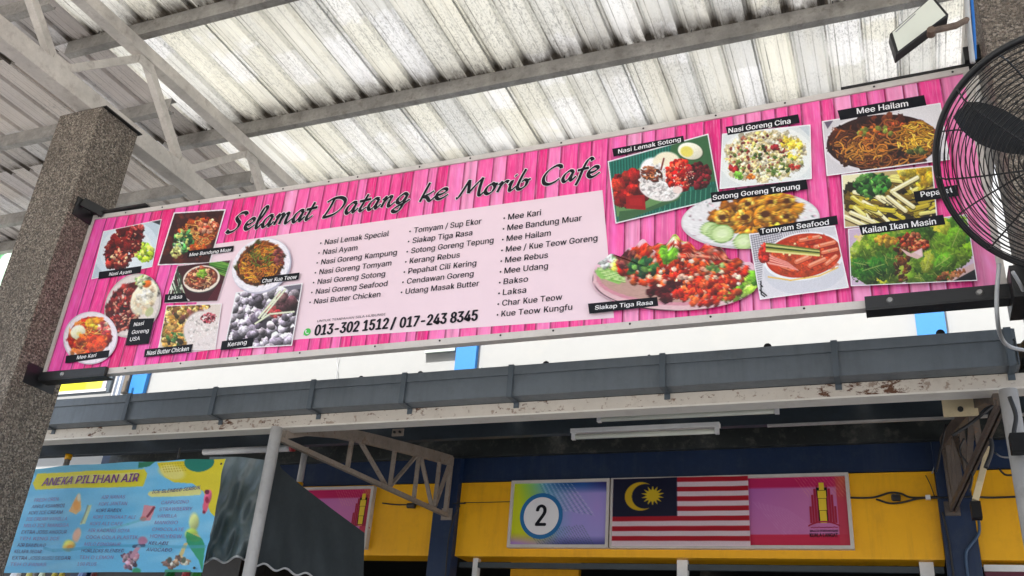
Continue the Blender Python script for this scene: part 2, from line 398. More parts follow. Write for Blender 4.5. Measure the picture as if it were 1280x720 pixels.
    def noodles(s, n, reg, cols, length, wd, curl=.5):
        for _ in range(n):
            x, y = s.inside(reg); a = s.rs.uniform(0, 6.28); da = s.rs.uniform(-curl, curl); c = np.clip(np.array(cols[s.rs.randint(len(cols))])*s.rs.uniform(.7, 1.2), 0, 255)
            pts = [(x, y)]; k = 7
            for i in range(k):
                a += da+s.rs.uniform(-.15, .15); x += math.cos(a)*length/k; y += math.sin(a)*length/k*.7; pts.append((x, y))
            cx, cy, rx, ry, an = reg
            pts = [p for p in pts if (((p[0]-cx)*math.cos(an)+(p[1]-cy)*math.sin(an))/rx)**2+((-(p[0]-cx)*math.sin(an)+(p[1]-cy)*math.cos(an))/ry)**2 < 1.05]
            if len(pts) < 3: continue
            s.curve([(p[0]+wd*.35, p[1]+wd*.5) for p in pts], wd, c*.35, .6); s.curve(pts, wd, c); s.curve([(p[0]-wd*.15, p[1]-wd*.2) for p in pts], wd*.35, np.clip(c*1.35, 0, 255), .7)
    def grain(s, amt, sc=1.):
        h, w_ = s.H, s.W; n = s.rs.normal(0, 1, (h, w_)); s.im = np.clip(s.im*(1+amt*n[..., None]), 0, 1)
    def sample(s, X, Y):
        fx = np.clip((X-s.x0)*s.k, 0, s.W-1.001); fy = np.clip((Y-s.y0)*s.k, 0, s.H-1.001)
        i = fx.astype(int); j = fy.astype(int); a = (fx-i)[..., None]; b = (fy-j)[..., None]; im = s.im
        return (im[j, i]*(1-a)+im[j, i+1]*a)*(1-b)+(im[j+1, i]*(1-a)+im[j+1, i+1]*a)*b

def ink_mesh(name, P3, F, cols, m, parent):
    off = abs_loc(parent) if parent is not None else Vector((0, 0, 0))
    me = bpy.data.meshes.new(name); n = len(P3)
    V = np.asarray(P3, np.float32)-np.array(off, np.float32)
    F = np.asarray(F, np.int32)
    me.vertices.add(n); me.vertices.foreach_set('co', V.ravel())
    me.loops.add(F.size); me.loops.foreach_set('vertex_index', F.ravel())
    me.polygons.add(len(F)); me.polygons.foreach_set('loop_start', np.arange(len(F), dtype=np.int32)*F.shape[1])
    me.update(calc_edges=True)
    ca = me.color_attributes.new('ink', 'FLOAT_COLOR', 'POINT')
    c = np.ones((n, 4), np.float32); c[:, :3] = lin(np.clip(cols, 0, 1))**1.12; ca.data.foreach_set('color', c.ravel())
    me.materials.append(m); me.validate(); o = bpy.data.objects.new(name, me); link(o, parent); return o
def plane_pts(px, py, Y):
    """photo pixels -> points of the vertical plane at depth Y (vectorised)"""
    d = RR[None]*(px.reshape(-1, 1)-640)-UU[None]*(py.reshape(-1, 1)-360)+FF[None]*FOC
    p = d*(Y/d[:, 1:2]); p[:, 2] += CAMH; return p
def grid_faces(nx, ny):
    i, j = np.meshgrid(np.arange(nx-1), np.arange(ny-1)); a = (j*nx+i).ravel()
    return np.stack([a, a+nx, a+nx+1, a+1], 1)
def quad_print(name, cv, q, Y, parent, m=None, dens=1.6, bend=None):
    """q: TL TR BR BL in the canvas's zoomed units"""
    q = np.array(q, float); L = lambda a, b: np.hypot(*(a-b))/cv.zs
    nx = max(2, int(max(L(q[0], q[1]), L(q[2], q[3]))*dens)); ny = max(2, int(max(L(q[0], q[3]), L(q[1], q[2]))*dens))
    s_, t_ = np.meshgrid(np.linspace(0, 1, nx), np.linspace(0, 1, ny)); s_ = s_[..., None]; t_ = t_[..., None]
    Z = (q[0]*(1-s_)+q[1]*s_)*(1-t_)+(q[3]*(1-s_)+q[2]*s_)*t_
    c = cv.sample(Z[..., 0], Z[..., 1]).reshape(-1, 3)
    P = plane_pts(cv.ox+Z[..., 0].ravel()/cv.zs, cv.oy+Z[..., 1].ravel()/cv.zs, Y)
    if bend is not None: P = bend(P)
    return ink_mesh(name, P, grid_faces(nx, ny), c, m or M_PRINT, parent)
def disk_print(name, cv, outline, Y, parent, nr=34, na=110):
    """outline(theta)->(x,y) zoomed units, star-shaped about its mean"""
    th = np.linspace(0, 2*np.pi, na, endpoint=False); O = np.array([outline(t) for t in th]); C0 = O.mean(0)
    rr = np.linspace(0, 1, nr)[1:]
    V = np.concatenate([C0[None]]+[C0+(O-C0)*r for r in rr]); F = []
    for k in range(na): F.append((0, 1+k, 1+(k+1) % na, 0))
    T = []
    for r in range(nr-2):
        b = 1+r*na
        for k in range(na): T.append((b+k, b+na+k, b+na+(k+1) % na, b+(k+1) % na))
    # centre fan as degenerate-free triangles split: use a tiny ring instead
    V[0] = C0; cen = [(1+k, 1+(k+1) % na) for k in range(na)]
    Vc = np.concatenate([V, C0+(O-C0)*.004]); bc = len(V)
    for k in range(na): T.append((bc+k, 1+k, 1+(k+1) % na, bc+(k+1) % na))
    c = cv.sample(Vc[:, 0], Vc[:, 1]); P = plane_pts(cv.ox+Vc[:, 0]/cv.zs, cv.oy+Vc[:, 1]/cv.zs, Y)
    return ink_mesh(name, P, T, c, M_PRINT, parent)
def ellipse_fn(cx, cy, rx, ry, ang=0):
    return lambda t: (cx+rx*math.cos(t)*math.cos(ang)-ry*math.sin(t)*math.sin(ang), cy+rx*math.cos(t)*math.sin(ang)+ry*math.sin(t)*math.cos(ang))

# ------------------------------------------------------------------ lettering
import os
FONT = None
try:   # the sans-serif that ships inside Blender; the built-in font stands in if it is missing
    for base in (bpy.utils.system_resource('DATAFILES', path='fonts'), os.path.join(bpy.utils.resource_path('LOCAL'), 'datafiles', 'fonts')):
        if base and os.path.exists(os.path.join(base, 'Inter.woff2')):
            FONT = bpy.data.fonts.load(os.path.join(base, 'Inter.woff2')); break
except Exception:
    FONT = None
TXT = {}
def raw_glyphs(s, bold=0):
    if (s, bold) in TXT: return TXT[(s, bold)]
    c = bpy.data.curves.new('lettering', 'FONT'); c.body = s; c.size = 1; c.resolution_u = 3
    if FONT is not None: c.font = FONT
    c.fill_mode = 'FRONT'
    o = bpy.data.objects.new('lettering', c); COL.objects.link(o)
    dg = bpy.context.evaluated_depsgraph_get(); me = o.evaluated_get(dg).to_mesh()
    v = np.array([x.co[:] for x in me.vertices]).reshape(-1, 3); me.calc_loop_triangles()
    f = [tuple(t.vertices) for t in me.loop_triangles]
    o.evaluated_get(dg).to_mesh_clear(); bpy.data.objects.remove(o); bpy.data.curves.remove(c)
    TXT[(s, bold)] = (v, f); return v, f
def text_on(s, p0, xe, cap, Y, m, parent, name='lettering', bold=.012, shear=0., p1=None, bend=None):
    """p0: photo pixel where the baseline starts; xe: photo x where the line ends (horizontal line), or p1 its end point; cap: cap height in photo px"""
    v, f = glyphs(s); hv, _ = glyphs('H'); A = atY(*p0, Y)
    if p1 is None:
        lo, hi = A[0], A[0]+6
        for _ in range(40):
            mid = (lo+hi)/2
            if pix((mid, Y, A[2]))[0] < xe: lo = mid
            else: hi = mid
        B = np.array([lo, Y, A[2]])
    else: B = atY(*p1, Y)
    Ht = atY(p0[0], p0[1]-cap, Y); h = Ht[2]-A[2]
    ex = B-A; Wd = np.hypot(ex[0], ex[2]); ex = ex/Wd; ez = np.array([-ex[2], 0, ex[0]])
    x0, x1 = v[:, 0].min(), v[:, 0].max()
    capn = hv[:, 1].max()
    sx = Wd/(x1-x0); sz = h/capn
    X = (v[:, 0]-x0)*sx+v[:, 1]*sz*shear; Z = v[:, 1]*sz
    P = A[None]+X[:, None]*ex[None]+Z[:, None]*ez[None]
    mb = MB(); b_ = bold*h/capn
    for k, (dx, dz) in enumerate(((0, 0),) if bold < .006 else ((-b_*.5, -b_*.2), (b_*.5, b_*.2)) if bold < .03 else ((-b_*.6, 0), (0, b_*.3), (b_*.6, 0), (0, -b_*.3))):
        Q = P+dx*ex[None]+dz*ez[None]+np.array([0, -.00012*k, 0])
        if bend is not None: Q = bend(Q)
        mb.add(Q, f)
    return mb.build(name, m, parent)

ADV = {}
def glyphs(s):
    """assemble a line glyph by glyph; K and k are cut from straight strokes"""
    V = []; F = []; x = 0.; capH = raw_glyphs('H')[0][:, 1].max(); xh = raw_glyphs('x')[0][:, 1].max(); hx = raw_glyphs('H')[0][:, 0].max()
    for c in s:
        if c not in ADV: ADV[c] = raw_glyphs(c+'H')[0][:, 0].max()-hx
        if c in 'Kk':
            t = capH*.135; H2 = capH if c == 'K' else capH*1.03; a = capH if c == 'K' else xh; l = .09 if c == 'K' else .075; r = ADV[c]-.02
            m = a*.38; q = [(l, 0), (l+t, 0), (l+t, H2), (l, H2), (l+t, m), (l+t, m-t*1.1), (r-.02, a), (r-.02-t*1.25, a), (l+t+(r-l-t)*.22, m+a*.12), (l+t+(r-l-t)*.22+t*.55, m+a*.27), (r, 0), (r-t*1.25, 0)]
            v = np.array([(p[0], p[1], 0) for p in q]); f = [(0, 1, 2, 3), (5, 6, 7, 4), (8, 11, 10, 9)]
            v[4:8, 2] = .0; 
        elif c == ' ': x += ADV.get(' ', .28); continue
        else: v, f = raw_glyphs(c)
        n = len(V); V += [(p[0]+x, p[1], 0.) for p in v]; F += [tuple(i+n for i in ff) for ff in f]; x += ADV[c]
    return np.array(V), F
GL = {
'S': (.68, [[(.66,.84),(.56,.98),(.36,.98),(.22,.8),(.3,.6),(.42,.45),(.42,.22),(.28,.04),(.08,-.02),(-.06,.1)]]),
'e': (.42, [[(.04,.24),(.2,.28),(.34,.4),(.32,.54),(.2,.56),(.06,.4),(.03,.16),(.14,.0),(.28,.04),(.44,.2)]]),
'l': (.26, [[(.0,.2),(.16,.5),(.3,.9),(.3,1.08),(.2,1.1),(.12,.85),(.06,.35),(.08,.04),(.16,.0),(.28,.2)]]),
'a': (.48, [[(.38,.5),(.24,.57),(.08,.4),(.03,.14),(.12,-.02),(.26,.14),(.38,.5)],[(.38,.52),(.32,.16),(.36,.0),(.5,.2)]]),
'm': (.74, [[(.0,.4),(.1,.54),(.1,.4),(.02,.0)],[(.05,.2),(.2,.5),(.3,.52),(.28,.3),(.24,.0)],[(.27,.2),(.42,.5),(.53,.5),(.5,.2),(.52,.02),(.6,.02),(.76,.2)]]),
't': (.30, [[(.24,.9),(.12,.4),(.06,.12),(.12,.0),(.3,.18)],[(-.04,.55),(.16,.57),(.4,.6)]]),
'D': (.84, [[(.28,.96),(.2,.5),(.06,.02)],[(.02,.84),(.25,.99),(.55,.98),(.76,.75),(.7,.38),(.45,.08),(.15,-.02),(.0,.02)]]),
'n': (.50, [[(.0,.4),(.1,.54),(.1,.4),(.02,.0)],[(.05,.2),(.22,.5),(.33,.5),(.28,.2),(.3,.02),(.38,.02),(.52,.2)]]),
'g': (.50, [[(.38,.5),(.24,.57),(.08,.4),(.05,.2),(.14,.08),(.28,.2),(.4,.52)],[(.4,.54),(.32,.1),(.22,-.3),(.06,-.38),(-.04,-.26),(.1,-.1),(.34,.04),(.52,.2)]]),
'k': (.50, [[(.2,1.08),(.1,.5),(.02,.0)],[(.44,.54),(.3,.4),(.12,.28),(.24,.2),(.34,.02),(.42,.0),(.54,.2)]]),
'M': (1.0, [[(-.04,.0),(.06,.06),(.2,.5),(.34,.98)],[(.34,.98),(.38,.6),(.42,.2)],[(.42,.2),(.62,.6),(.86,1.)],[(.86,1.),(.82,.5),(.84,.08),(.92,.0),(1.02,.14)]]),
'o': (.44, [[(.24,.56),(.08,.42),(.03,.16),(.14,.0),(.3,.1),(.36,.36),(.26,.56),(.2,.5)],[(.3,.5),(.46,.48)]]),
'r': (.36, [[(.0,.42),(.1,.54),(.1,.4),(.02,.0)],[(.05,.22),(.18,.48),(.28,.56),(.38,.5)]]),
'i': (.26, [[(.0,.3),(.1,.54),(.06,.2),(.08,.02),(.16,.02),(.3,.2)],[(.16,.76),(.24,.86)]]),
'b': (.46, [[(.22,1.1),(.1,.6),(.04,.2),(.08,.02),(.2,.0),(.34,.16),(.36,.4),(.26,.48),(.16,.4)],[(.34,.42),(.48,.5)]]),
'C': (.72, [[(.66,.8),(.62,.95),(.46,1.),(.2,.8),(.06,.45),(.1,.12),(.28,-.02),(.5,.06),(.66,.22)]]),
'f': (.34, [[(.5,.96),(.42,1.1),(.3,.98),(.18,.5),(.1,.0),(.02,-.34)],[(.0,.5),(.2,.54),(.4,.56)]]),
' ': (.42, [])}
def script_word(word, p0, p1, cap, Y, parent, m, thick, nib=38, grow=0., name='lettering', bend=None):
    A = atY(*p0, Y); B = atY(*p1, Y); h = atY(p0[0], p0[1]-cap, Y)[2]-A[2]
    ex = B-A; Wd = np.hypot(ex[0], ex[2]); ex /= Wd; ez = np.array([-ex[2], 0, ex[0]])
    tot = sum(GL[c][0]+.05 for c in word); sx = Wd/tot
    na = math.radians(nib); nv = np.array([math.cos(na), math.sin(na)]); mb = MB(); x = 0; k = 0
    for c in word:
        adv, strokes = GL[c]
        for st in strokes:
            P = np.array(st, float); P[:, 0] += .1*P[:, 1]; P = np.stack([(P[:, 0]+x)*sx, P[:, 1]*h], 1)
            Q = np.vstack([2*P[0]-P[1], P, 2*P[-1]-P[-2]]); S = []
            for i in range(1, len(Q)-2):
                for t in np.linspace(0, 1, 7)[(0 if i == 1 else 1):]:
                    a, b_, c_, d = Q[i-1], Q[i], Q[i+1], Q[i+2]
                    S.append(.5*((2*b_)+(-a+c_)*t+(2*a-5*b_+4*c_-d)*t*t+(-a+3*b_-3*c_+d)*t**3))
            S = np.array(S); n = len(S); T = np.gradient(S, axis=0); T /= (np.linalg.norm(T, axis=1)[:, None]+1e-9)
            wd = h*thick*(.38+.75*np.abs(T[:, 0]*nv[1]-T[:, 1]*nv[0]))*.5+grow
            Nn = np.stack([-T[:, 1], T[:, 0]], 1)
            S[0] -= T[0]*grow; S[-1] += T[-1]*grow
            vs = []
            for i in range(n):
                yo = -(k+i/n)*.00012
                for sg in (1, -1):
                    q = S[i]+Nn[i]*wd[i]*sg; vs.append(A+ex*q[0]+ez*q[1]+np.array([0, yo, 0]))
            if bend is not None: vs = list(bend(np.array(vs)))
            mb.add(vs, [(2*i, 2*i+1, 2*i+3, 2*i+2) for i in range(n-1)]); k += 1
        x += adv+.05
    return mb.build(name, m, parent)


# ================================================================== SETTING
o = MB().box(-150, 150, -150, 150, -.3, 0).build('ground', M_GROUND); tag(o, kind='structure')

# ------------------------------------------------------------------ shed roof over the seating
RZ = lambda y: 3.745+CAMH-.012*(y-4)
shed = thing('shelter_roof', 'large shed roof of weathered white corrugated sheets on steel purlins above the pink banner', 'roof', (0, 1, 5.2))
def roof_sheet(x0, n, y0, y1, m, z=0.):
    """trapezoid ribs every 0.195 m, raised upward; thin sheet with thickness"""
    prof = []
    for i in range(n):
        x = x0+i*.195
        prof += [(x, 0), (x+.010, .023), (x+.034, .023), (x+.044, 0), (x+.118, 0), (x+.121, .0022), (x+.127, .0022), (x+.130, 0)]
    prof.append((x0+n*.195+.012, .0015))
    ys = np.linspace(y0, y1, 10); vs = []; t = .0025
    for y in ys:
        for (x, z_) in prof: vs.append((x, y, RZ(y)+z_+z))
    nn = len(prof); L = len(ys)
    for y in ys:
        for (x, z_) in prof: vs.append((x, y, RZ(y)+z_+z+t))
    fs = []
    for j in range(L-1):
        for i in range(nn-1):
            a = j*nn+i; fs.append((a, a+nn, a+nn+1, a+1)); b = a+L*nn; fs.append((b, b+1, b+nn+1, b+nn))
    e = (L-1)*nn
    for i in range(nn-1): fs.append((i, i+1, i+1+L*nn, i+L*nn)); fs.append((e+i+1, e+i, e+i+L*nn, e+i+1+L*nn))
    mb = MB(); mb.add(vs, fs); return mb.build('roof_sheet', m, shed)
x = -4.43
k = 0
while x < 2.6:
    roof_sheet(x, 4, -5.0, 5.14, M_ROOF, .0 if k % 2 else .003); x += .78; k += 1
x = -4.43-.78*6; k = 0
while x < -4.5:
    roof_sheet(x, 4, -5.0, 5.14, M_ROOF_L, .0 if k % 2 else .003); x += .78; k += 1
def c_purlin(x0, x1, y, zt):
    """C section, web to the front"""
    t = .004; mb = MB(); zb = zt-.1
    mb.box(x0, x1, y, y+t, zb, zt); mb.box(x0, x1, y+t, y+.05, zb, zb+t); mb.box(x0, x1, y+t, y+.05, zt-t, zt-.0005); mb.box(x0, x1, y+.05-t, y+.05, zb+t, zb+.018)
    return mb.build('purlin', M_PURLIN, shed)
for y in [-4.2, -3.15, -2.1, -1.05, 0, 1.0]+PUR_Y:
    c_purlin(-4.62, 3.3, y, RZ(y)-.004)
for y in [-3.6, -2.55, -1.5, -.45, .6, 1.62, 2.67, 3.70, 4.6, 5.06]:
    c_purlin(-9.0, -4.28 if y < 5 else -4.65, y+.001, RZ(y)-.006-.06*(y < 5)+.0)
mb = MB()
for y in PUR_Y[:3]:
    xx = -4.35
    while xx < 2.4:
        mb.tube([(xx, y-.012, RZ(y)+.001), (xx, y-.012, RZ(y)-.016)], .003, 5); xx += .195*2
mb.build('screw_tips', M_DSCREW, shed)['kind'] = 'stuff'
# steel truss on the left column
def make_truss(X, label):
    t = thing('roof_truss', label, 'truss', (X, 3.06, 2.99+CAMH))
    b0, tp = 2.97+CAMH, 3.60+CAMH
    MB().box(X-.05, X+.05, -5, 5.12, b0, b0+.115).build('bottom_chord', M_TRUSS, t, bevel=.004)
    MB().box(X-.04, X+.04, -5, 5.1, tp-.055, tp+.03).build('top_chord', M_TRUSS, t, bevel=.004)
    nodes = []; y = -4.6; up = False
    ys = [2.69-.515*i for i in range(14)][::-1]+[3.205, 3.72, 4.27, 4.80]
    isb = [(len(ys)-1-i) % 2 == 0 for i in range(len(ys))]
    i0 = ys.index(2.69); par = 0
    for i in range(len(ys)-1):
        ab = ((i-i0) % 2 == 0); a = (X, ys[i]+.02, (b0+.11) if ab else (tp-.05)); b = (X, ys[i+1]-.02, (tp-.05) if ab else (b0+.11))
        MB().bar(a, b, .045, .05, (1, 0, 0)).build('web_member', M_TRUSS, t)
    for i, y in enumerate(ys):
        zc = b0+.13 if (i-i0) % 2 == 0 else tp-.075
        MB().box(X+.027, X+.031, y-.06, y+.06, zc-.045, zc+.035).build('gusset_plate', M_TRUSS, t)
    return t
make_truss(-4.03, 'pinkish grey steel truss resting on the left granite column')
tr2 = make_truss(.62, 'pinkish grey steel truss over the right granite column behind the fan')
# ------------------------------------------------------------------ granite columns
def column(x0, x1, ztop, label):
    t = thing('granite_column', label, 'column', ((x0+x1)/2, 3.06, 0), 'granite washed columns')
    mb = MB().box(x0, x1, 2.921, 3.203, 0, ztop)
    mb.build('shaft', M_GRAN, t, bevel=.006)
    MB().box(x0+.01, x1+.02, 2.93, 3.215, ztop+.001, ztop+.007).build('cap_plate', M_BLACK, t)
    return t
column(-4.205, -3.887, 2.962+CAMH, 'tall granite washed column at the left end of the pink banner')
column(.446, .79, 2.962+CAMH, 'granite washed column in the top right corner behind the fan')

# ================================================================== THE PINK MENU BANNER
D = 3.08
BX0, BX1, BZ0, BZ1 = -3.888, .402, 1.396+CAMH, 2.340+CAMH
def sag(P):
    P = np.array(P, float); u = np.clip((P[:, 0]-BX0)/(BX1-BX0), 0, 1); v = (P[:, 2]-BZ0)/(BZ1-BZ0)
    P[:, 2] -= .028*4*u*(1-u)*v; return P
ban = thing('menu_banner', 'long bright pink printed menu banner hung under the shed roof between two granite columns', 'banner', ((BX0+BX1)/2, D, BZ0))
def hstrip(mb, x0, x1, y0, y1, z0, z1, n=24):
    xs = np.linspace(x0, x1, n+1); vs = []
    for x in xs: vs += [(x, y0, z0), (x, y1, z0), (x, y1, z1), (x, y0, z1)]
    vs = sag(vs); fs = []
    for i in range(n):
        a = 4*i
        for k in range(4): fs.append((a+k, a+(k+1) % 4, a+4+(k+1) % 4, a+4+k))
    fs += [(3, 2, 1, 0), (4*n, 4*n+1, 4*n+2, 4*n+3)]; mb.add(vs, fs); return mb
FT = .026; FB = .030
for (z0, z1) in ((BZ1-FT, BZ1), (BZ0, BZ0+FB)):
    hstrip(MB(), BX0, BX1, D-.008, D+.03, z0, z1).build('frame_rail', M_WHITEFR, ban)
for (x0, x1) in ((BX0, BX0+.022), (BX1-.022, BX1)):
    MB().box(x0, x1, D-.007, D+.029, BZ0+FB+.0005, BZ1-FT-.0005).build('frame_stile', M_WHITEFR, ban)
hstrip(MB(), BX0+.01, BX1-.01, D+.004, D+.02, BZ0+.004, BZ1-.004).build('backing_board', M_WHITEFR, ban)
# printed pink boards: one strip of ink per printed board
rs = np.random.RandomState(4)
X0, X1, Z0, Z1 = BX0+.022, BX1-.022, BZ0+FB, BZ1-FT
xs = [X0]; cols = []; PK = [(253, 108, 178), (252, 135, 194), (248, 80, 160), (240, 48, 142), (253, 165, 208), (252, 122, 186), (250, 92, 168), (254, 150, 200)]
colx, colc = [], []
while xs[-1] < X1:
    wpl = rs.uniform(.045, .085); a = xs[-1]; b = min(X1, a+wpl); xs.append(b if b < X1-.02 else X1)
    b = xs[-1]; c = np.array(PK[rs.randint(len(PK))])/255.; c2 = c*rs.uniform(.9, 1.05)
    xl = (a+b)/2 < -2.9
    if xl: c = c*np.array([.97, .62, .9]) ; c2 = c*rs.uniform(.9, 1.08)
    seam = np.array([140, 8, 78])/255.
    colx += [a, a+.003, a+.0065, a+.012]+list(np.linspace(a+.02, b-.006, 4))+[b-.0025]
    colc += [seam, seam*1.1, c*.8, c2]+[c*(1+.05*rs.randn()) for _ in range(4)]+[np.clip(c2*1.1, 0, 1)]
    if b >= X1: break
colx.append(X1); colc.append(colc[-1])
colx = np.array(colx); colc = np.array(colc); nz = 26; zz = np.linspace(Z0, Z1, nz)
GX, GZ = np.meshgrid(colx, zz); C = np.repeat(colc[None], nz, 0)
C = C*(1+.05*rs.randn(nz, 1, 1)*0)+rs.randn(nz, len(colx), 1)*.02
P = sag(np.stack([GX.ravel(), np.full(GX.size, D), GZ.ravel()], 1))
ink_mesh('pink_board_print', P, grid_faces(len(colx), nz)[:, ::-1], C.reshape(-1, 3), M_PLANKS, ban)
def quad_flat(name, px, Y, m, parent, th=0., n=1):
    P = [atY(*p, Y) for p in px]; mb = MB()
    if n == 1: mb.add(P, [tuple(range(len(P)))])
    return mb.build(name, m, parent)
quad_flat('pale_text_panel', [(262, 306), (753, 237.6), (767.5, 397.3), (600, 409), (375, 424), (232, 441.5)], D-.0015, M_PANEL, ban)
# headline, brushed script with a pale halo
HW = [('Selamat', (284, 290.5), (391, 273.5), 21.5), ('Datang', (403, 271.5), (512, 253.5), 21), ('ke', (524, 252.5), (560, 247), 20.5),
      ('Morib', (571, 248), (662, 234.5), 21), ('Cafe', (676, 231.5), (750, 219.5), 21)]
for wd_, a, b, cap in HW:
    script_word(wd_, a, b, cap, D-.0022, ban, M_WINK, .19, grow=.0026, name='headline_halo')
    script_word(wd_, a, b, cap, D-.0036, ban, M_INK, .185, name='headline_word')
def zt(ox, oy, s): return lambda x, y: (ox+x/s, oy+y/s)
Z6 = zt(300, 200, 3.2); Z7 = zt(600, 200, 3.2)
def menu_col(z, items, s0, s1, ends, cap):
    n = len(items)
    for i, (tx, e) in enumerate(zip(items, ends)):
        f = i/(n-1); x = s0[0]+(s1[0]-s0[0])*f; y = s0[1]+(s1[1]-s0[1])*f
        text_on(tx, z(x, y), z(e, 0)[0], cap, D-.0035, M_INK, ban, 'menu_line', .024, .0)
        b = z(x-15, y-6.5); C0 = atY(*b, D-.0035); mb = MB(); r = .0042
        mb.add([C0+np.array([math.cos(a)*r, 0, math.sin(a)*r]) for a in np.linspace(0, 2*math.pi, 9)[:-1]], [tuple(range(8))]); mb.build('bullet', M_INK, ban)
menu_col(Z6, ['Nasi Lemak Special', 'Nasi Ayam', 'Nasi Goreng Kampung', 'Nasi Goreng Tomyam', 'Nasi Goreng Sotong', 'Nasi Goreng Seafood', 'Nasi Butter Chicken'],
         (338, 339), (295, 576), [594, 468, 626, 604, 579, 588, 560], 6.3)
menu_col(Z6, ['Tomyam / Sup Ekor', 'Siakap Tiga Rasa', 'Sotong Goreng Tepung', 'Kerang Rebus', 'Pepahat Cili Kering', 'Cendawan Goreng', 'Udang Masak Butter'],
         (695, 292), (661, 536), [964, 928, 1013, 878, 944, 933, 955], 6.6)
menu_col(Z7, ['Mee Kari', 'Mee Bandung Muar', 'Mee Hailam', 'Mee / Kue Teow Goreng', 'Mee Rebus', 'Mee Udang', 'Bakso', 'Laksa', 'Char Kue Teow', 'Kue Teow Kungfu'],
         (112, 239), (85, 626), [243, 406, 282, 469, 271, 271, 191, 184, 328, 368], 7.0)
text_on('UNTUK TEMPAHAN SILA HUBUNGI', Z6(308, 649), Z6(581, 0)[0], 2.7, D-.0035, M_INK, ban, 'contact_line', .004)
text_on('013-302 1512', Z6(297, 702), Z6(589, 0)[0], 12.6, D-.0035, M_INK, ban, 'phone_number', .055, .02)
text_on('/', Z6(602, 673), Z6(618, 0)[0], 12.6, D-.0035, M_INK, ban, 'phone_number', .055, .02)
text_on('017-243 8345', Z6(638, 671), Z6(947, 0)[0], 12.6, D-.0035, M_INK, ban, 'phone_number', .055, .02)
Cc = atY(*Z6(269, 688), D-.0035); mb = MB()
mb.add([Cc+np.array([math.cos(a)*.018, 0, math.sin(a)*.018]) for a in np.linspace(0, 2*math.pi, 25)[:-1]]+[Cc+np.array([-.019, 0, -.019])], [tuple(range(24)), (13, 14, 24)])
ic = mb.build('phone_icon', M_GREEN, ban)
mb = MB(); pts = [Cc+np.array([.011*math.cos(a)+.003, -.0008, .011*math.sin(a)+.003]) for a in np.linspace(2.6, 5.2, 9)]
mb.tube(pts, [.0035, .003, .002, .002, .002, .002, .002, .003, .0035], 6).build('handset_mark', M_WINK, ic)

# ---- food pictures printed on the banner
ZA, ZB, ZC, ZD, ZE, ZF, ZG, ZH = (100, 250, 6.095), (70, 340, 6.), (240, 290, 4.8), (750, 160, 5.7625), (730, 240, 4.5), (850, 135, 3.894), (1020, 115, 4.112), (930, 250, 4.267)
WHT = (244, 240, 244)
LAY = [0]
def canvas(zm, x0, y0, x1, y1, bg, seed=1, ppx=2.6): return Canvas(x0, y0, x1, y1, zm[2], bg, zm[0], zm[1], ppx, seed)
def layer(): LAY[0] += 1; return D-.0032-.0006*LAY[0]
def border(cv, q, wz=8, col=WHT):
    q = np.array(q, float)
    for a, b in zip(q, np.roll(q, -1, 0)): cv.seg(a, b, wz, col)
def lbl(o, t): o['label'] = t; return o
def caption(zm, q, text, t0, t1, cap, lines=None):
    z = zt(*zm); Y = layer(); pl = quad_flat('caption_strip', [z(*p) for p in q], Y, M_CAP, ban)
    if lines is None: lines = [(text, t0, t1)]
    for (s_, a, b) in lines: text_on(s_, z(*a), None, cap, Y-.0008, M_WINK, pl, 'caption_lettering', .028, 0, p1=z(*b))
# 1 fried chicken
q = [(178, 238), (622, 145), (550, 510), (85, 605)]
cv = canvas(ZA, 60, 120, 650, 620, (196, 210, 222), 11)
cv.ell(350, 380, 250, 215, (214, 226, 236), -.4); cv.ell(350, 385, 200, 175, (226, 234, 240), -.4)
cv.poly([(545, 165), (622, 145), (608, 190)], (60, 60, 70))
cv.scatter(40, (480, 400, 60, 70, -1.), [(190, 215, 60), (160, 200, 50), (220, 230, 110)], (12, 22))
cv.scatter(150, (345, 340, 175, 95, -.95), [(110, 18, 24), (80, 12, 20), (140, 30, 30), (95, 10, 18)], (12, 34), 1.7, .6)
cv.scatter(130, (275, 450, 85, 70, -.2), [(105, 16, 22), (70, 10, 16), (170, 60, 50)], (8, 22), 1.7, .6)
cv.scatter(60, (330, 350, 130, 110, -.8), [(225, 110, 90), (235, 160, 130), (190, 60, 50)], (2, 6), 2.5)
cv.scatter(26, (300, 440, 60, 60, 0), [(240, 190, 150), (225, 120, 90)], (5, 12)); cv.scatter(20, (440, 210, 50, 22, 0), [(225, 100, 90), (200, 60, 60)], (5, 12))
border(cv, q, 9); cv.grain(.03); lbl(quad_print('photo_print', cv, q, layer(), ban), 'printed picture of dark red fried chicken')
caption(ZA, [(145, 548), (470, 502), (460, 555), (140, 603)], 'Nasi Ayam', (220, 578), (388, 556), 3.9)
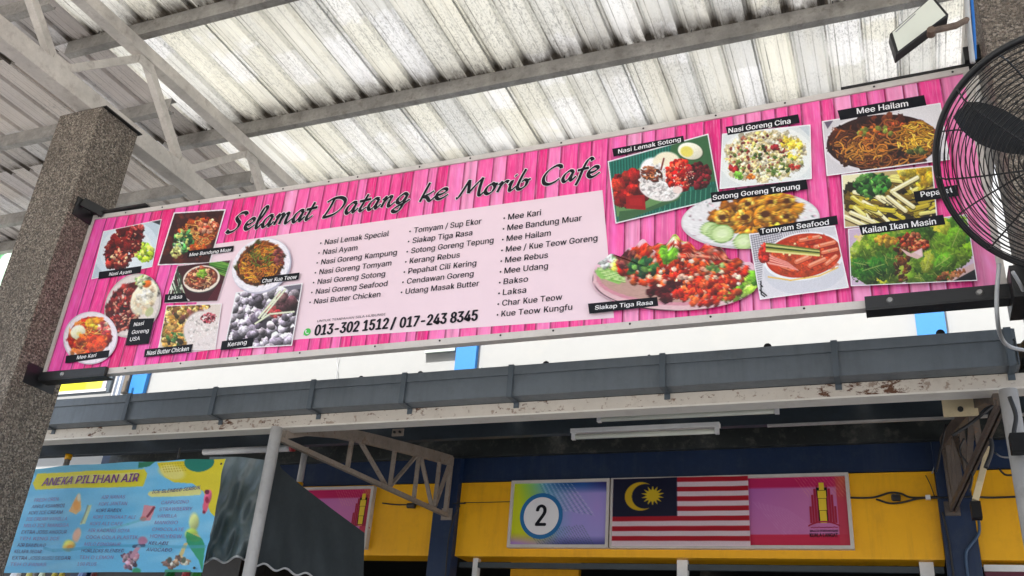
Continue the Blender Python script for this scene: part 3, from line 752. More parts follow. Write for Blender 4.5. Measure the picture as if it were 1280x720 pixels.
# 2 bandung noodles
q = [(715, 95), (1112, 70), (990, 485), (590, 498)]
cv = canvas(ZA, 580, 55, 1125, 510, (66, 22, 26), 12)
cv.scatter(90, (850, 280, 290, 220, 0), [(90, 30, 30), (50, 18, 24), (120, 50, 30)], (10, 26), 2, .2, .5)
cv.scatter(150, (900, 250, 150, 110, -.3), [(150, 80, 30), (190, 130, 60), (120, 40, 25), (200, 90, 40)], (6, 18), 2)
cv.noodles(70, (900, 260, 140, 100, -.3), [(220, 150, 80), (235, 180, 110), (190, 100, 50)], 90, 5)
cv.scatter(110, (790, 320, 75, 85, .5), [(40, 110, 60), (90, 160, 90), (190, 220, 180), (30, 80, 50), (200, 210, 120)], (5, 14), 2.4)
cv.scatter(60, (970, 200, 80, 50, -.3), [(230, 140, 100), (240, 180, 150), (180, 70, 50)], (5, 14), 2)
cv.scatter(25, (730, 400, 30, 40, .5), [(200, 210, 130), (230, 220, 140)], (5, 12)); cv.scatter(40, (900, 370, 60, 60, 0), [(190, 80, 30), (220, 120, 50)], (5, 12))
border(cv, q, 17); cv.grain(.04); lbl(quad_print('photo_print', cv, q, layer(), ban), 'printed picture of noodles on a dark red table')
# 5 laksa
q = [(743, 500), (1150, 455), (1049, 772), (646, 786)]
cv = canvas(ZA, 630, 440, 1170, 800, (70, 22, 34), 15)
for i in range(34):
    a = cv.rs.uniform(0, 1); x = 650+cv.rs.uniform(0, 130); y = 510+cv.rs.uniform(0, 200)
    cv.seg((x, y), (x+cv.rs.uniform(-30, 40), y+cv.rs.uniform(60, 110)), 10, [(225, 230, 215), (190, 205, 180), (60, 80, 60), (235, 235, 225)][cv.rs.randint(4)])
for i in range(26):
    y = 440+cv.rs.uniform(0, 90); cv.seg((990, y), (1150, y+cv.rs.uniform(20, 70)), 8, [(90, 150, 60), (50, 110, 40), (130, 180, 80)][cv.rs.randint(3)])
for i in range(9): cv.seg((960+i*14, 790), (1060+i*12, 640), 5, (130, 30, 60), .7)
cv.ell(925, 650, 118, 60, (70, 66, 66), -.1); cv.ell(925, 600, 142, 100, (236, 226, 214), -.2); cv.ell(925, 595, 126, 84, (120, 60, 45), -.2)
cv.scatter(120, (925, 595, 118, 78, -.2), [(150, 70, 50), (190, 120, 90), (110, 50, 40), (210, 160, 120)], (5, 14), 2)
cv.noodles(30, (930, 600, 90, 60, 0), [(210, 170, 130), (225, 190, 120), (160, 90, 60)], 60, 5); cv.scatter(30, (925, 560, 40, 25, 0), [(120, 160, 50), (160, 190, 80)], (5, 13), 2)
cv.seg((770, 725), (830, 765), 9, (235, 230, 230))
border(cv, q, 8); cv.grain(.03); lbl(quad_print('photo_print', cv, q, layer(), ban), 'printed picture of a bowl of noodle soup with spring onions')
caption(ZA, [(825, 388), (1172, 348), (1165, 392), (818, 440)], 'Mee Bandung Muar', (832, 430), (1150, 390), 4.0)
caption(ZB, [(818, 168), (962, 155), (990, 222), (810, 230)], 'Laksa', (840, 207), (942, 197), 4.6)
# 6 butter chicken
q = [(828, 252), (1245, 236), (1195, 582), (762, 592)]
cv = canvas(ZB, 750, 220, 1260, 600, (226, 214, 206), 16)
cv.scatter(190, (880, 420, 120, 170, -.1), [(176, 132, 60), (215, 170, 90), (80, 64, 36), (230, 200, 130), (110, 76, 40), (140, 120, 60), (222, 186, 110)], (10, 26), 1.8)
cv.scatter(80, (1010, 285, 130, 45, -.2), [(200, 160, 80), (130, 90, 50), (70, 60, 40), (225, 190, 120), (150, 90, 80)], (9, 22), 1.8)
cv.scatter(26, (900, 440, 80, 60, 0), [(215, 130, 60), (225, 160, 90)], (8, 14), 1.8)
cv.scatter(14, (900, 500, 90, 60, 0), [(70, 110, 60), (110, 150, 90)], (6, 14), 2.4)
cv.ell(1100, 440, 145, 150, (232, 222, 220), 0, .12); cv.scatter(160, (1100, 440, 130, 135, 0), [(240, 232, 230), (222, 210, 208), (236, 228, 222)], (4, 9), 2, .1, .6)
cv.poly([(1000, 560), (1250, 400), (1250, 600), (1000, 600)], (232, 222, 222), .6)
cv.noodles(34, (1145, 345, 60, 38, -.2), [(170, 50, 70), (120, 20, 40), (210, 110, 120)], 45, 6, 1.)
border(cv, q, 10); cv.grain(.03); lbl(quad_print('photo_print', cv, q, layer(), ban), 'printed picture of battered chicken beside white rice')
# 3 rice with egg on an oval plate, cut out
cv = canvas(ZB, 340, -5, 810, 510, (214, 204, 200), 13)
fn = ellipse_fn(575, 252, 252, 200, -1.05)
cv.ell(575, 252, 256, 206, (200, 190, 188), -1.05); cv.ell(572, 250, 238, 186, (226, 216, 212), -1.05)
cv.scatter(60, (730, 110, 60, 80, 0), [(60, 50, 60), (90, 100, 70), (170, 170, 160)], (6, 16), 1.6)
cv.scatter(330, (520, 270, 200, 120, -1.1), [(80, 14, 22), (120, 24, 30), (60, 10, 18), (150, 50, 45)], (7, 22), 2)
cv.scatter(110, (510, 290, 180, 110, -1.1), [(230, 130, 110), (200, 80, 70), (240, 180, 150)], (3, 8), 2.4)
cv.ell(660, 195, 140, 88, (238, 230, 208), -1.05, .1, .12); cv.scatter(60, (655, 215, 120, 70, -1.05), [(225, 205, 170), (245, 240, 225), (232, 190, 150), (250, 246, 236)], (7, 18), 1.6, .2, .5)
cv.ell(682, 88, 34, 28, (235, 120, 40), -.5, .3, .3); cv.scatter(30, (640, 60, 50, 24, -.7), [(170, 190, 110), (110, 150, 80), (220, 225, 190)], (7, 18), 2)
cv.ell(700, 300, 40, 26, (180, 190, 130), -.9, alpha=.7); cv.grain(.03)
lbl(disk_print('photo_print', cv, fn, layer(), ban), 'printed cut-out of a plate of dark red fried rice with an egg')
# 4 curry noodles in a round bowl
cv = canvas(ZB, 45, 280, 470, 705, (236, 224, 232), 14)
cv.ell(258, 495, 206, 196, (196, 186, 200), -.5); cv.ell(258, 493, 200, 188, (240, 230, 238), -.5); cv.ell(252, 482, 168, 142, (150, 30, 26), -.5)
cv.scatter(170, (255, 480, 160, 130, -.5), [(200, 50, 30), (225, 90, 40), (170, 30, 26), (230, 130, 60)], (8, 24), 1.8)
cv.noodles(50, (250, 470, 130, 110, -.4), [(235, 150, 60), (245, 180, 90), (220, 110, 50)], 90, 6)
cv.ell(165, 450, 58, 50, (242, 238, 210), -.5, .12, .2); cv.ell(175, 465, 22, 18, (235, 220, 150), 0, .4)
cv.scatter(30, (285, 385, 45, 30, 0), [(250, 190, 60), (255, 160, 40)], (12, 26), 1.6); cv.scatter(30, (210, 510, 45, 38, 0), [(225, 120, 40), (200, 80, 30), (150, 80, 30)], (9, 20), 1.6)
cv.scatter(30, (300, 540, 60, 50, 0), [(235, 90, 40), (215, 70, 35)], (12, 28), 1.6); cv.scatter(36, (360, 420, 40, 40, 0), [(240, 210, 180), (230, 120, 110), (220, 80, 90)], (6, 14), 2); cv.grain(.03)
lbl(disk_print('photo_print', cv, ellipse_fn(258, 495, 206, 196, -.5), layer(), ban), 'printed cut-out of a bowl of orange curry noodles')
caption(ZB, [(560, 352), (738, 346), (693, 538), (520, 552)], '', None, None, 4.6, [('Nasi', (582, 408), (656, 396)), ('Goreng', (566, 466), (692, 452)), ('USA', (552, 520), (626, 510))])
caption(ZB, [(75, 628), (402, 585), (392, 640), (68, 685)], 'Mee Kari', (155, 655), (298, 636), 4.4)
caption(ZB, [(668, 580), (1028, 540), (1012, 600), (658, 640)], 'Nasi Butter Chicken', (680, 624), (993, 590), 5.2)
# 8 cockles
q = [(262, 362), (665, 305), (600, 682), (190, 705)]
cv = canvas(ZC, 175, 290, 680, 720, (120, 116, 130), 18)
for i in range(14): cv.seg((250+i*5, 350+i*9), (430+i*6, 325+i*6), 5, (160, 158, 170), .8)
cv.poly([(240, 430), (700, 330), (700, 720), (170, 720)], (70, 64, 74))
cv.scatter(330, (430, 520, 250, 200, -.3), [(190, 182, 196), (150, 142, 156), (210, 204, 214), (120, 112, 124), (84, 76, 88), (170, 160, 168)], (14, 32), 1.5, 1.4, 1., .16)
cv.scatter(26, (560, 430, 60, 40, 0), [(120, 90, 90), (90, 60, 66)], (14, 30), 1.4, 1.2, 1., .16); cv.scatter(30, (490, 480, 50, 28, 0), [(170, 50, 60), (190, 90, 90)], (6, 14), 2)
for (a, b) in (((400, 515), (530, 355)), ((420, 515), (560, 345)), ((410, 500), (500, 400)), ((380, 550), (470, 490)), ((470, 492), (610, 478))): cv.seg(a, b, 11, (214, 220, 190)); cv.seg(a, b, 4, (240, 242, 225))
border(cv, q, 13); cv.grain(.05); lbl(quad_print('photo_print', cv, q, layer(), ban), 'printed picture of grey cockles')
# 7 char kue teow on a round plate
cv = canvas(ZC, 220, 30, 625, 375, (238, 232, 240), 17)
cv.ell(420, 202, 190, 158, (188, 186, 204), -.6); cv.ell(414, 198, 184, 152, (240, 236, 244), -.6)
cv.ell(410, 190, 150, 122, (120, 60, 24), -.6)
cv.scatter(260, (410, 190, 148, 120, -.6), [(110, 60, 24), (150, 90, 30), (80, 40, 20), (60, 60, 24), (120, 30, 20)], (6, 16), 2)
cv.noodles(120, (410, 190, 130, 105, -.6), [(210, 130, 40), (235, 160, 50), (180, 100, 30), (225, 140, 60)], 70, 5, .6)
cv.noodles(26, (420, 150, 90, 60, -.3), [(90, 110, 40), (120, 130, 50)], 60, 5); cv.scatter(40, (520, 150, 30, 50, 0), [(150, 80, 80), (110, 50, 50)], (4, 9)); cv.grain(.04)
lbl(disk_print('photo_print', cv, ellipse_fn(418, 203, 188, 157, -.6), layer(), ban), 'printed cut-out of fried flat noodles on a white plate')
caption(ZC, [(420, 270), (646, 243), (638, 285), (408, 313)], 'Char Kue Teow', (420, 305), (626, 280), 4.6)
caption(ZC, [(180, 655), (370, 633), (362, 686), (170, 710)], 'Kerang', (214, 688), (326, 672), 5.0)
# 9 nasi lemak
q = [(55, 240), (780, 40), (865, 510), (112, 690)]
cv = canvas(ZD, 40, 20, 880, 705, (20, 110, 96), 19)
for i in range(40):
    x = 90+i*21; cv.seg((x, 700), (x-20, 40), 5, (60, 160, 140), .6); cv.seg((x+9, 700), (x-11, 40), 4, (6, 60, 54), .6)
cv.poly([(520, 100), (800, 30), (850, 380), (640, 420), (480, 300)], (62, 110, 70)); cv.poly([(100, 380), (400, 230), (560, 480), (330, 600), (120, 640)], (110, 150, 96))
cv.poly([(560, 480), (860, 390), (866, 520), (350, 600)], (22, 100, 82))
for i in range(12): cv.seg((430+i*36, 600), (440+i*36, 430), 5, (120, 190, 160), .7)
cv.poly([(130, 690), (140, 600), (330, 580), (600, 470), (560, 520), (330, 610)], (70, 110, 72))
cv.scatter(80, (220, 440, 110, 130, .3), [(130, 14, 24), (90, 8, 18), (170, 30, 30), (200, 60, 40)], (16, 40), 1.5)
cv.poly([(185, 490), (320, 480), (330, 590), (190, 580)], (165, 16, 28)); cv.poly([(210, 510), (300, 505), (305, 560), (215, 555)], (190, 30, 36), .6)
cv.ell(440, 360, 175, 120, (236, 230, 228), .75, .1, .15); cv.ell(430, 440, 150, 85, (240, 234, 232), .2, .1); cv.ell(480, 250, 100, 80, (246, 238, 214), 0, .15)
cv.scatter(260, (430, 390, 150, 120, .5), [(250, 246, 244), (222, 212, 212), (244, 236, 236)], (6, 13), 1.8, .3, .7)
cv.noodles(36, (370, 330, 80, 50, .3), [(150, 80, 50), (110, 50, 36), (190, 120, 80)], 70, 10, .6); cv.seg((460, 220), (440, 300), 12, (130, 40, 30))
cv.scatter(170, (580, 340, 95, 110, .2), [(200, 14, 20), (230, 50, 30), (160, 10, 20), (240, 100, 70)], (8, 20), 1.6, .7)
cv.scatter(130, (715, 340, 85, 90, 0), [(80, 10, 24), (110, 20, 36), (60, 8, 18), (150, 40, 50)], (8, 18), 1.6, .7)
cv.scatter(50, (600, 340, 80, 90, 0), [(255, 210, 190), (255, 160, 130)], (2, 5)); cv.ell(560, 445, 36, 28, (240, 220, 215), 0, .3)
cv.ell(655, 170, 92, 62, (60, 60, 40), .2, .15, 0, .6); cv.ell(650, 166, 90, 60, (244, 240, 220), .2, .08, .1); cv.ell(625, 170, 46, 38, (236, 222, 110), .2, .3)
border(cv, q, 16); cv.grain(.035); lbl(quad_print('photo_print', cv, q, layer(), ban), 'printed picture of rice, red sambal and half an egg on banana leaf')
caption(ZD, [(88, 150), (600, 55), (607, 100), (98, 207)], 'Nasi Lemak Sotong', (132, 184), (582, 94), 5.1)
# 12 nasi goreng cina
q = [(205, 125), (635, 80), (642, 345), (192, 395)]
cv = canvas(ZF, 180, 65, 655, 405, (226, 230, 230), 22)
cv.ell(420, 240, 230, 150, (238, 240, 238), -.1); cv.poly([(560, 80), (640, 75), (640, 150), (600, 110)], (190, 200, 210), .6)
cv.scatter(120, (415, 232, 190, 112, -.1), [(224, 212, 178), (214, 196, 150)], (16, 30), 1.6, .1, .8)
cv.scatter(620, (415, 232, 192, 114, -.1), [(236, 226, 196), (226, 210, 170), (240, 234, 214), (214, 190, 140), (230, 216, 130)], (4, 8), 2.4, .4, .9)
cv.scatter(34, (540, 190, 55, 60, 0), [(226, 196, 70), (236, 214, 90)], (5, 12), 1.8); cv.scatter(70, (380, 220, 150, 90, -.1), [(150, 60, 50), (130, 50, 50), (190, 110, 90), (206, 150, 110)], (3, 8), 1.8)
cv.scatter(40, (400, 260, 150, 80, 0), [(80, 110, 50), (130, 150, 70)], (4, 9), 2)
for (x, y, c) in ((265, 298, (170, 40, 44)), (465, 195, (160, 40, 50)), (560, 285, (180, 60, 50)), (285, 330, (130, 190, 70)), (345, 332, (226, 130, 50))): cv.scatter(7, (x, y, 16, 12, 0), [c], (7, 13))
border(cv, q, 10); cv.grain(.03); lbl(quad_print('photo_print', cv, q, layer(), ban), 'printed picture of pale fried rice')
caption(ZF, [(222, 92), (575, 30), (583, 72), (232, 132)], 'Nasi Goreng Cina', (237, 122), (538, 74), 6.)
# 11 fried squid on an oval plate
cv = canvas(ZF, -5, 385, 690, 700, (228, 222, 224), 21)
fn11 = ellipse_fn(343, 545, 338, 140, -.05)
cv.ell(343, 545, 342, 144, (206, 200, 206), -.05)
cv.ell(343, 540, 330, 134, (234, 232, 234), -.05); cv.scatter(190, (343, 545, 322, 130, -.05), [(150, 160, 150), (190, 120, 150), (120, 140, 150), (214, 180, 190)], (2, 5), 1.6, 0, .7)
cv.scatter(300, (370, 520, 215, 92, -.12), [(190, 120, 20), (214, 150, 36), (160, 96, 16), (226, 170, 60), (120, 70, 14)], (9, 24), 1.5, .8)
for (x, y, r) in ((315, 530, 48), (415, 515, 56), (330, 465, 40), (520, 450, 46), (520, 525, 42), (205, 530, 44), (440, 455, 36)):
    cv.ell(x, y, r, r*.8, (196, 128, 24), -.2, .12, .6); cv.scatter(26, (x, y, r*.85, r*.65, 0), [(226, 170, 60), (180, 110, 20), (236, 190, 90)], (5, 11)); cv.ell(x, y+2, r*.45, r*.3, (90, 48, 10), -.2, .3)
for (x, y, r) in ((145, 590, 46), (180, 605, 50), (310, 650, 52), (225, 610, 0), (205, 612, 58)):
    if r: cv.ell(x, y, r, r*.78, (110, 160, 70), -.15); cv.ell(x, y, r*.92, r*.7, (206, 226, 168), -.15, .1); cv.ell(x, y, r*.5, r*.36, (224, 238, 196), -.15, .3)
cv.grain(.03); lbl(disk_print('photo_print', cv, fn11, layer(), ban, 30, 150), 'printed cut-out of fried squid rings and cucumber')
# 10 large fish dish
cv = canvas(ZE, 40, 190, 1000, 690, (240, 200, 215), 20)
cv.ell(515, 500, 470, 172, (40, 24, 34), .02); cv.ell(515, 497, 466, 168, (226, 190, 196), .02); cv.ell(515, 488, 448, 150, (214, 150, 166), .02); cv.ell(515, 480, 430, 140, (196, 160, 150), .02)
cv.poly([(60, 440), (110, 420), (240, 460), (200, 520), (80, 480)], (150, 200, 110)); 
for i in range(14): cv.seg((75+i*4, 425+i*5), (230, 470+i*3), 5, [(200, 225, 150), (110, 170, 70), (226, 236, 190)][i % 3], .8)
cv.scatter(60, (140, 350, 55, 70, .3), [(226, 232, 226), (190, 210, 190), (110, 140, 100), (240, 242, 238)], (6, 18), 2.4)
cv.scatter(26, (185, 410, 26, 30, 0), [(226, 220, 90), (240, 236, 160)], (8, 16))
cv.scatter(70, (500, 245, 85, 35, .2), [(200, 214, 80), (226, 232, 120), (160, 190, 50), (240, 236, 190)], (10, 22), 2)
cv.scatter(60, (860, 540, 140, 70, -.5), [(120, 180, 50), (170, 210, 80), (80, 140, 40), (200, 226, 120)], (10, 26), 2)
cv.scatter(540, (560, 430, 365, 130, .06), [(200, 50, 20), (226, 80, 26), (160, 30, 20), (236, 110, 50), (140, 20, 20), (214, 60, 30)], (8, 22), 1.7, .9)
cv.scatter(70, (640, 330, 260, 40, .12), [(190, 60, 40), (226, 130, 100), (160, 36, 30), (236, 190, 170)], (7, 17), 2.6, .7)
cv.scatter(60, (240, 380, 60, 45, 0), [(110, 50, 60), (80, 26, 40), (150, 80, 70)], (9, 20))
cv.scatter(46, (560, 470, 330, 100, .05), [(246, 200, 180), (250, 220, 190), (255, 180, 150)], (7, 16), 1.5, .6)
cv.scatter(30, (330, 420, 70, 50, 0), [(60, 120, 60), (40, 90, 60), (130, 180, 90)], (8, 20), 2.2); cv.scatter(18, (475, 350, 38, 48, 0), [(120, 180, 50), (90, 160, 40)], (16, 26), 1.4, .5)
cv.scatter(22, (740, 425, 50, 24, 0), [(80, 120, 60), (160, 190, 120)], (6, 13)); cv.scatter(50, (480, 560, 120, 50, 0), [(90, 16, 30), (120, 30, 40), (70, 14, 24)], (8, 20))
cv.seg((520, 360), (860, 365), 7, (236, 150, 120), .8); cv.seg((560, 345), (830, 385), 5, (246, 190, 160), .8)
cv.scatter(110, (700, 560, 190, 70, -.1), [(214, 60, 26), (236, 100, 50), (180, 40, 24)], (8, 20), 1.5, .9)
cv.grain(.03)
def fish_outline(t):
    x = 515+470*math.cos(t); y = 498+170*math.sin(t)
    if math.sin(t) < 0:
        x = 515+468*math.cos(t); sh = (-math.sin(t))
        top = 268+22*math.cos(x*.03)+14*math.sin(x*.071)+.20*abs(x-500)*(.8 if x > 500 else .55)
        y = 498+(top-498)*min(1, sh**.75*1.02)
    return x, y
lbl(disk_print('photo_print', cv, fish_outline, layer(), ban, 50, 200), 'large printed cut-out of a fish dish in chopped red sauce')
caption(ZE, [(22, 628), (412, 590), (418, 640), (30, 685)], 'Siakap Tiga Rasa', (62, 662), (386, 632), 5.)
caption(ZF, [(148, 412), (615, 347), (622, 395), (155, 460)], 'Sotong Goreng Tepung', (160, 448), (583, 392), 6.)
# 14 pepahat
q = [(130, 425), (600, 378), (625, 660), (145, 700)]
cv = canvas(ZG, 115, 365, 640, 715, (190, 170, 120), 24)
cv.poly([(130, 425), (300, 405), (200, 500), (140, 520)], (236, 230, 190))
cv.scatter(80, (380, 560, 230, 120, 0), [(60, 46, 16), (90, 70, 20), (40, 34, 14)], (14, 34), 2)
for i in range(90):
    x, y = cv.inside((380, 560, 230, 130, 0)); L = cv.rs.uniform(40, 90); a = cv.rs.uniform(.1, .7)*(1 if x < 430 else -1) if cv.rs.rand() < .8 else cv.rs.uniform(-1, 1)
    c = [(206, 190, 60), (226, 214, 130), (170, 150, 40), (240, 232, 190), (120, 96, 30), (190, 170, 50)][cv.rs.randint(6)]
    w_ = cv.rs.uniform(12, 26); b = (x+L*math.cos(a), y+L*math.sin(a)); cv.seg((x+2, y+5), (b[0]+2, b[1]+5), w_, (50, 38, 14), .7); cv.seg((x, y), b, w_, c); cv.seg((x, y-w_*.2), (b[0], b[1]-w_*.2), w_*.3, np.clip(np.array(c)*1.2, 0, 255), .7)
cv.scatter(60, (520, 430, 80, 40, .2), [(214, 190, 50), (190, 150, 30), (226, 210, 90)], (12, 28), 1.6)
cv.scatter(130, (290, 475, 90, 50, -.1), [(30, 90, 30), (60, 130, 50), (20, 60, 26), (110, 170, 80)], (6, 17), 2.6)
for (a, b) in (((390, 510), (520, 440)), ((370, 540), (460, 610)), ((400, 520), (500, 590)), ((180, 620), (300, 670)), ((150, 640), (260, 690))): cv.seg((a[0], a[1]+6), (b[0], b[1]+6), 24, (60, 46, 20), .7); cv.seg(a, b, 22, (232, 222, 170)); cv.seg((a[0], a[1]-5), (b[0], b[1]-5), 7, (250, 246, 220))
border(cv, q, 11); cv.grain(.03); lbl(quad_print('photo_print', cv, q, layer(), ban), 'printed picture of long yellow clams with greens')
caption(ZG, [(500, 512), (728, 476), (732, 534), (512, 566)], 'Pepahat', (541, 540), (704, 515), 6.6)
# 13 mee hailam
q = [(30, 150), (640, 55), (688, 348), (55, 432)]
cv = canvas(ZG, 15, 40, 705, 445, (214, 210, 214), 23)
cv.poly([(40, 150), (90, 145), (60, 190)], (110, 100, 120)); cv.poly([(400, 100), (640, 60), (690, 350), (600, 260)], (226, 222, 224))
cv.ell(345, 260, 302, 154, (226, 222, 226), -.05); cv.ell(345, 258, 290, 142, (52, 18, 16), -.05)
cv.scatter(170, (345, 258, 280, 134, -.05), [(60, 24, 20), (90, 40, 24), (40, 16, 18), (110, 54, 28)], (10, 24), 1.8, .4)
cv.scatter(46, (350, 215, 130, 50, -.1), [(150, 74, 30), (176, 96, 40), (120, 56, 26), (96, 50, 26)], (8, 20), 1.7)
cv.scatter(12, (285, 230, 38, 22, 0), [(232, 120, 50), (214, 96, 36)], (12, 20)); cv.scatter(14, (390, 168, 60, 20, .2), [(170, 66, 34), (190, 90, 50)], (8, 16))
cv.noodles(150, (345, 268, 270, 126, -.05), [(150, 86, 36), (176, 112, 50), (110, 60, 28), (190, 130, 56), (90, 46, 26)], 150, 6.5, .9)
cv.noodles(80, (515, 235, 105, 85, -.1), [(214, 158, 50), (226, 178, 76), (180, 120, 36)], 120, 6.5, .9)
cv.noodles(26, (260, 300, 110, 60, -.1), [(196, 136, 56), (170, 108, 38)], 130, 7, 1.)
cv.scatter(14, (300, 205, 90, 24, 0), [(206, 120, 46), (190, 96, 40), (130, 140, 60)], (7, 13)); cv.scatter(16, (520, 305, 46, 14, 0), [(96, 104, 54), (70, 80, 38)], (7, 13), 2)
border(cv, q, 11); cv.grain(.03); lbl(quad_print('photo_print', cv, q, layer(), ban), 'printed picture of brown noodles in dark gravy')
caption(ZG, [(110, 95), (555, 15), (568, 68), (125, 145)], 'Mee Hailam', (212, 113), (474, 72), 7.)
# 15 tomyam
q = [(25, 180), (487, 135), (560, 468), (85, 532)]
cv = canvas(ZH, 10, 120, 575, 545, (214, 212, 218), 25)
for i in range(26): cv.seg((30, 170+i*12), (200, 130+i*12), 3, (90, 84, 100), .8); cv.seg((30+i*12, 130), (60+i*14, 330), 3, (90, 84, 100), .6)
cv.poly([(120, 240), (500, 180), (560, 300), (560, 480), (90, 530), (100, 330)], (224, 222, 228))
cv.ell(330, 360, 225, 140, (214, 214, 222), -.15); cv.ell(320, 300, 218, 128, (240, 240, 244), -.15); cv.ell(318, 296, 204, 116, (190, 60, 26), -.15)
cv.ell(320, 300, 190, 104, (206, 70, 30), -.15)
cv.scatter(40, (330, 290, 170, 85, -.15), [(226, 96, 46), (190, 50, 24), (214, 80, 40)], (16, 40), 2.6, .2, .6, .3)
for (ax, ay, bx, by, w_) in ((280, 330, 350, 300, 26), (350, 350, 430, 315, 24), (380, 250, 480, 225, 22), (300, 215, 400, 195, 20), (440, 340, 490, 300, 22), (200, 350, 260, 372, 22), (420, 280, 495, 262, 20)):
    cv.seg((ax, ay+5), (bx, by+5), w_, (140, 30, 16), .7); cv.seg((ax, ay), (bx, by), w_, (228, 128, 92)); cv.seg((ax, ay-w_*.22), (bx, by-w_*.22), w_*.35, (246, 186, 160), .8)
cv.scatter(30, (330, 290, 180, 90, -.15), [(250, 200, 150), (240, 90, 40)], (3, 8), 2)
for i in range(16): cv.curve([(100+i*2, 250+i*6), (150+i*6, 300+i*4), (230+i*4, 330+i*3)], 5, [(236, 150, 140), (206, 90, 80), (250, 200, 190)][i % 3], .9)
cv.scatter(26, (110, 280, 24, 40, 0), [(206, 70, 50), (170, 40, 30)], (8, 18))
for i, c in enumerate([(110, 120, 50), (206, 206, 130), (60, 80, 30), (170, 170, 80), (226, 220, 150)]): cv.seg((120, 232+i*10), (400, 268+i*7), 10, c)
cv.curve([(130, 410), (250, 428), (400, 405), (500, 360)], 8, (240, 190, 60), .7)
cv.poly([(85, 532), (78, 430), (110, 480), (135, 525)], (220, 218, 224))
for (a, b) in (((90, 435), (92, 500)), ((84, 480), (120, 510)), ((88, 450), (98, 462)), ((95, 505), (110, 515))): cv.seg(a, b, 7, (20, 20, 26))
border(cv, q, 11); cv.grain(.03); lbl(quad_print('photo_print', cv, q, layer(), ban), 'printed picture of red seafood soup in a white bowl')
caption(ZH, [(72, 152), (495, 82), (502, 130), (85, 190)], 'Tomyam Seafood', (90, 180), (453, 130), 6.2)
# 16 kailan
q = [(555, 155), (1190, 75), (1245, 430), (570, 460)]
cv = canvas(ZH, 540, 60, 1260, 475, (222, 220, 230), 26)
cv.poly([(1085, 440), (1240, 360), (1250, 440)], (20, 24, 34)); cv.poly([(1000, 440), (1240, 330), (1240, 365), (1100, 440)], (226, 214, 200))
leafc = [(120, 180, 30), (90, 160, 30), (160, 204, 50), (60, 130, 30), (180, 206, 60), (40, 100, 30), (206, 216, 90)]
cv.scatter(60, (700, 240, 110, 50, -.2), leafc, (20, 44), 1.8, .8); cv.scatter(70, (730, 350, 140, 90, .1), leafc[:6], (24, 50), 1.6, .9); cv.scatter(80, (960, 340, 160, 90, 0), leafc, (18, 42), 1.6, .9)
cv.scatter(60, (1110, 210, 110, 90, .5), leafc[:5], (24, 52), 1.6, .8); cv.scatter(150, (870, 300, 290, 130, 0), [(120, 176, 40), (96, 150, 30), (150, 196, 60), (60, 116, 30)], (18, 44), 2.0, .35, .75, .35)
for (lx, ly, ra, rb, lc, la) in ((690, 360, 76, 50, (54, 140, 36), -.3), (1060, 330, 60, 40, (110, 190, 40), -.6), (1130, 200, 52, 66, (120, 190, 40), .4), (980, 330, 32, 62, (176, 206, 60), .3), (620, 340, 40, 26, (60, 140, 40), .2)):
    cv.ell(lx, ly, ra, rb, lc, la, .2, .45, 1, .6); dx, dy = math.cos(la)*ra*.8, math.sin(la)*ra*.8
    if rb > ra: dx, dy = -math.sin(la)*rb*.8, math.cos(la)*rb*.8
    cv.seg((lx-dx, ly-dy), (lx+dx, ly+dy), 4, (200, 226, 130), .8)
    for kk in (-.5, -.1, .3): cv.seg((lx+dx*kk, ly+dy*kk), (lx+dx*(kk+.3)-dy*.5, ly+dy*(kk+.3)+dx*.5), 2.5, (180, 216, 110), .6); cv.seg((lx+dx*kk, ly+dy*kk), (lx+dx*(kk+.3)+dy*.5, ly+dy*(kk+.3)-dx*.5), 2.5, (180, 216, 110), .6)
cv.scatter(60, (840, 330, 50, 110, 0), [(110, 70, 30), (150, 100, 40), (80, 50, 26)], (6, 13), 1.8, .7)
for i in range(60):
    x, y = cv.inside((880, 300, 270, 120, 0)); a = cv.rs.uniform(0, 3.14); cv.seg((x, y), (x+30*math.cos(a), y+30*math.sin(a)), 3, (206, 226, 120), .7)
cv.scatter(90, (905, 225, 80, 44, .3), [(150, 60, 30), (190, 90, 50), (120, 40, 24), (214, 140, 90)], (4, 11), 1.7, .8)
cv.poly([(830, 255), (890, 285), (950, 255), (955, 300), (925, 315), (870, 295)], (240, 226, 206)); cv.poly([(905, 280), (945, 262), (948, 300)], (252, 246, 236))
cv.scatter(40, (760, 215, 60, 24, 0), [(214, 190, 60), (200, 140, 50)], (6, 14), 2); cv.scatter(40, (1100, 400, 80, 20, -.3), [(200, 150, 90), (170, 110, 60)], (5, 10))
cv.im = cv.im*np.array([.93, .84, .9]); border(cv, q, 9); cv.grain(.03); lbl(quad_print('photo_print', cv, q, layer(), ban), 'printed picture of green leaf vegetables with minced topping')
caption(ZH, [(612, 135), (1062, 78), (1075, 130), (628, 188)], 'Kailan Ikan Masin', (636, 178), (1025, 128), 7.2)
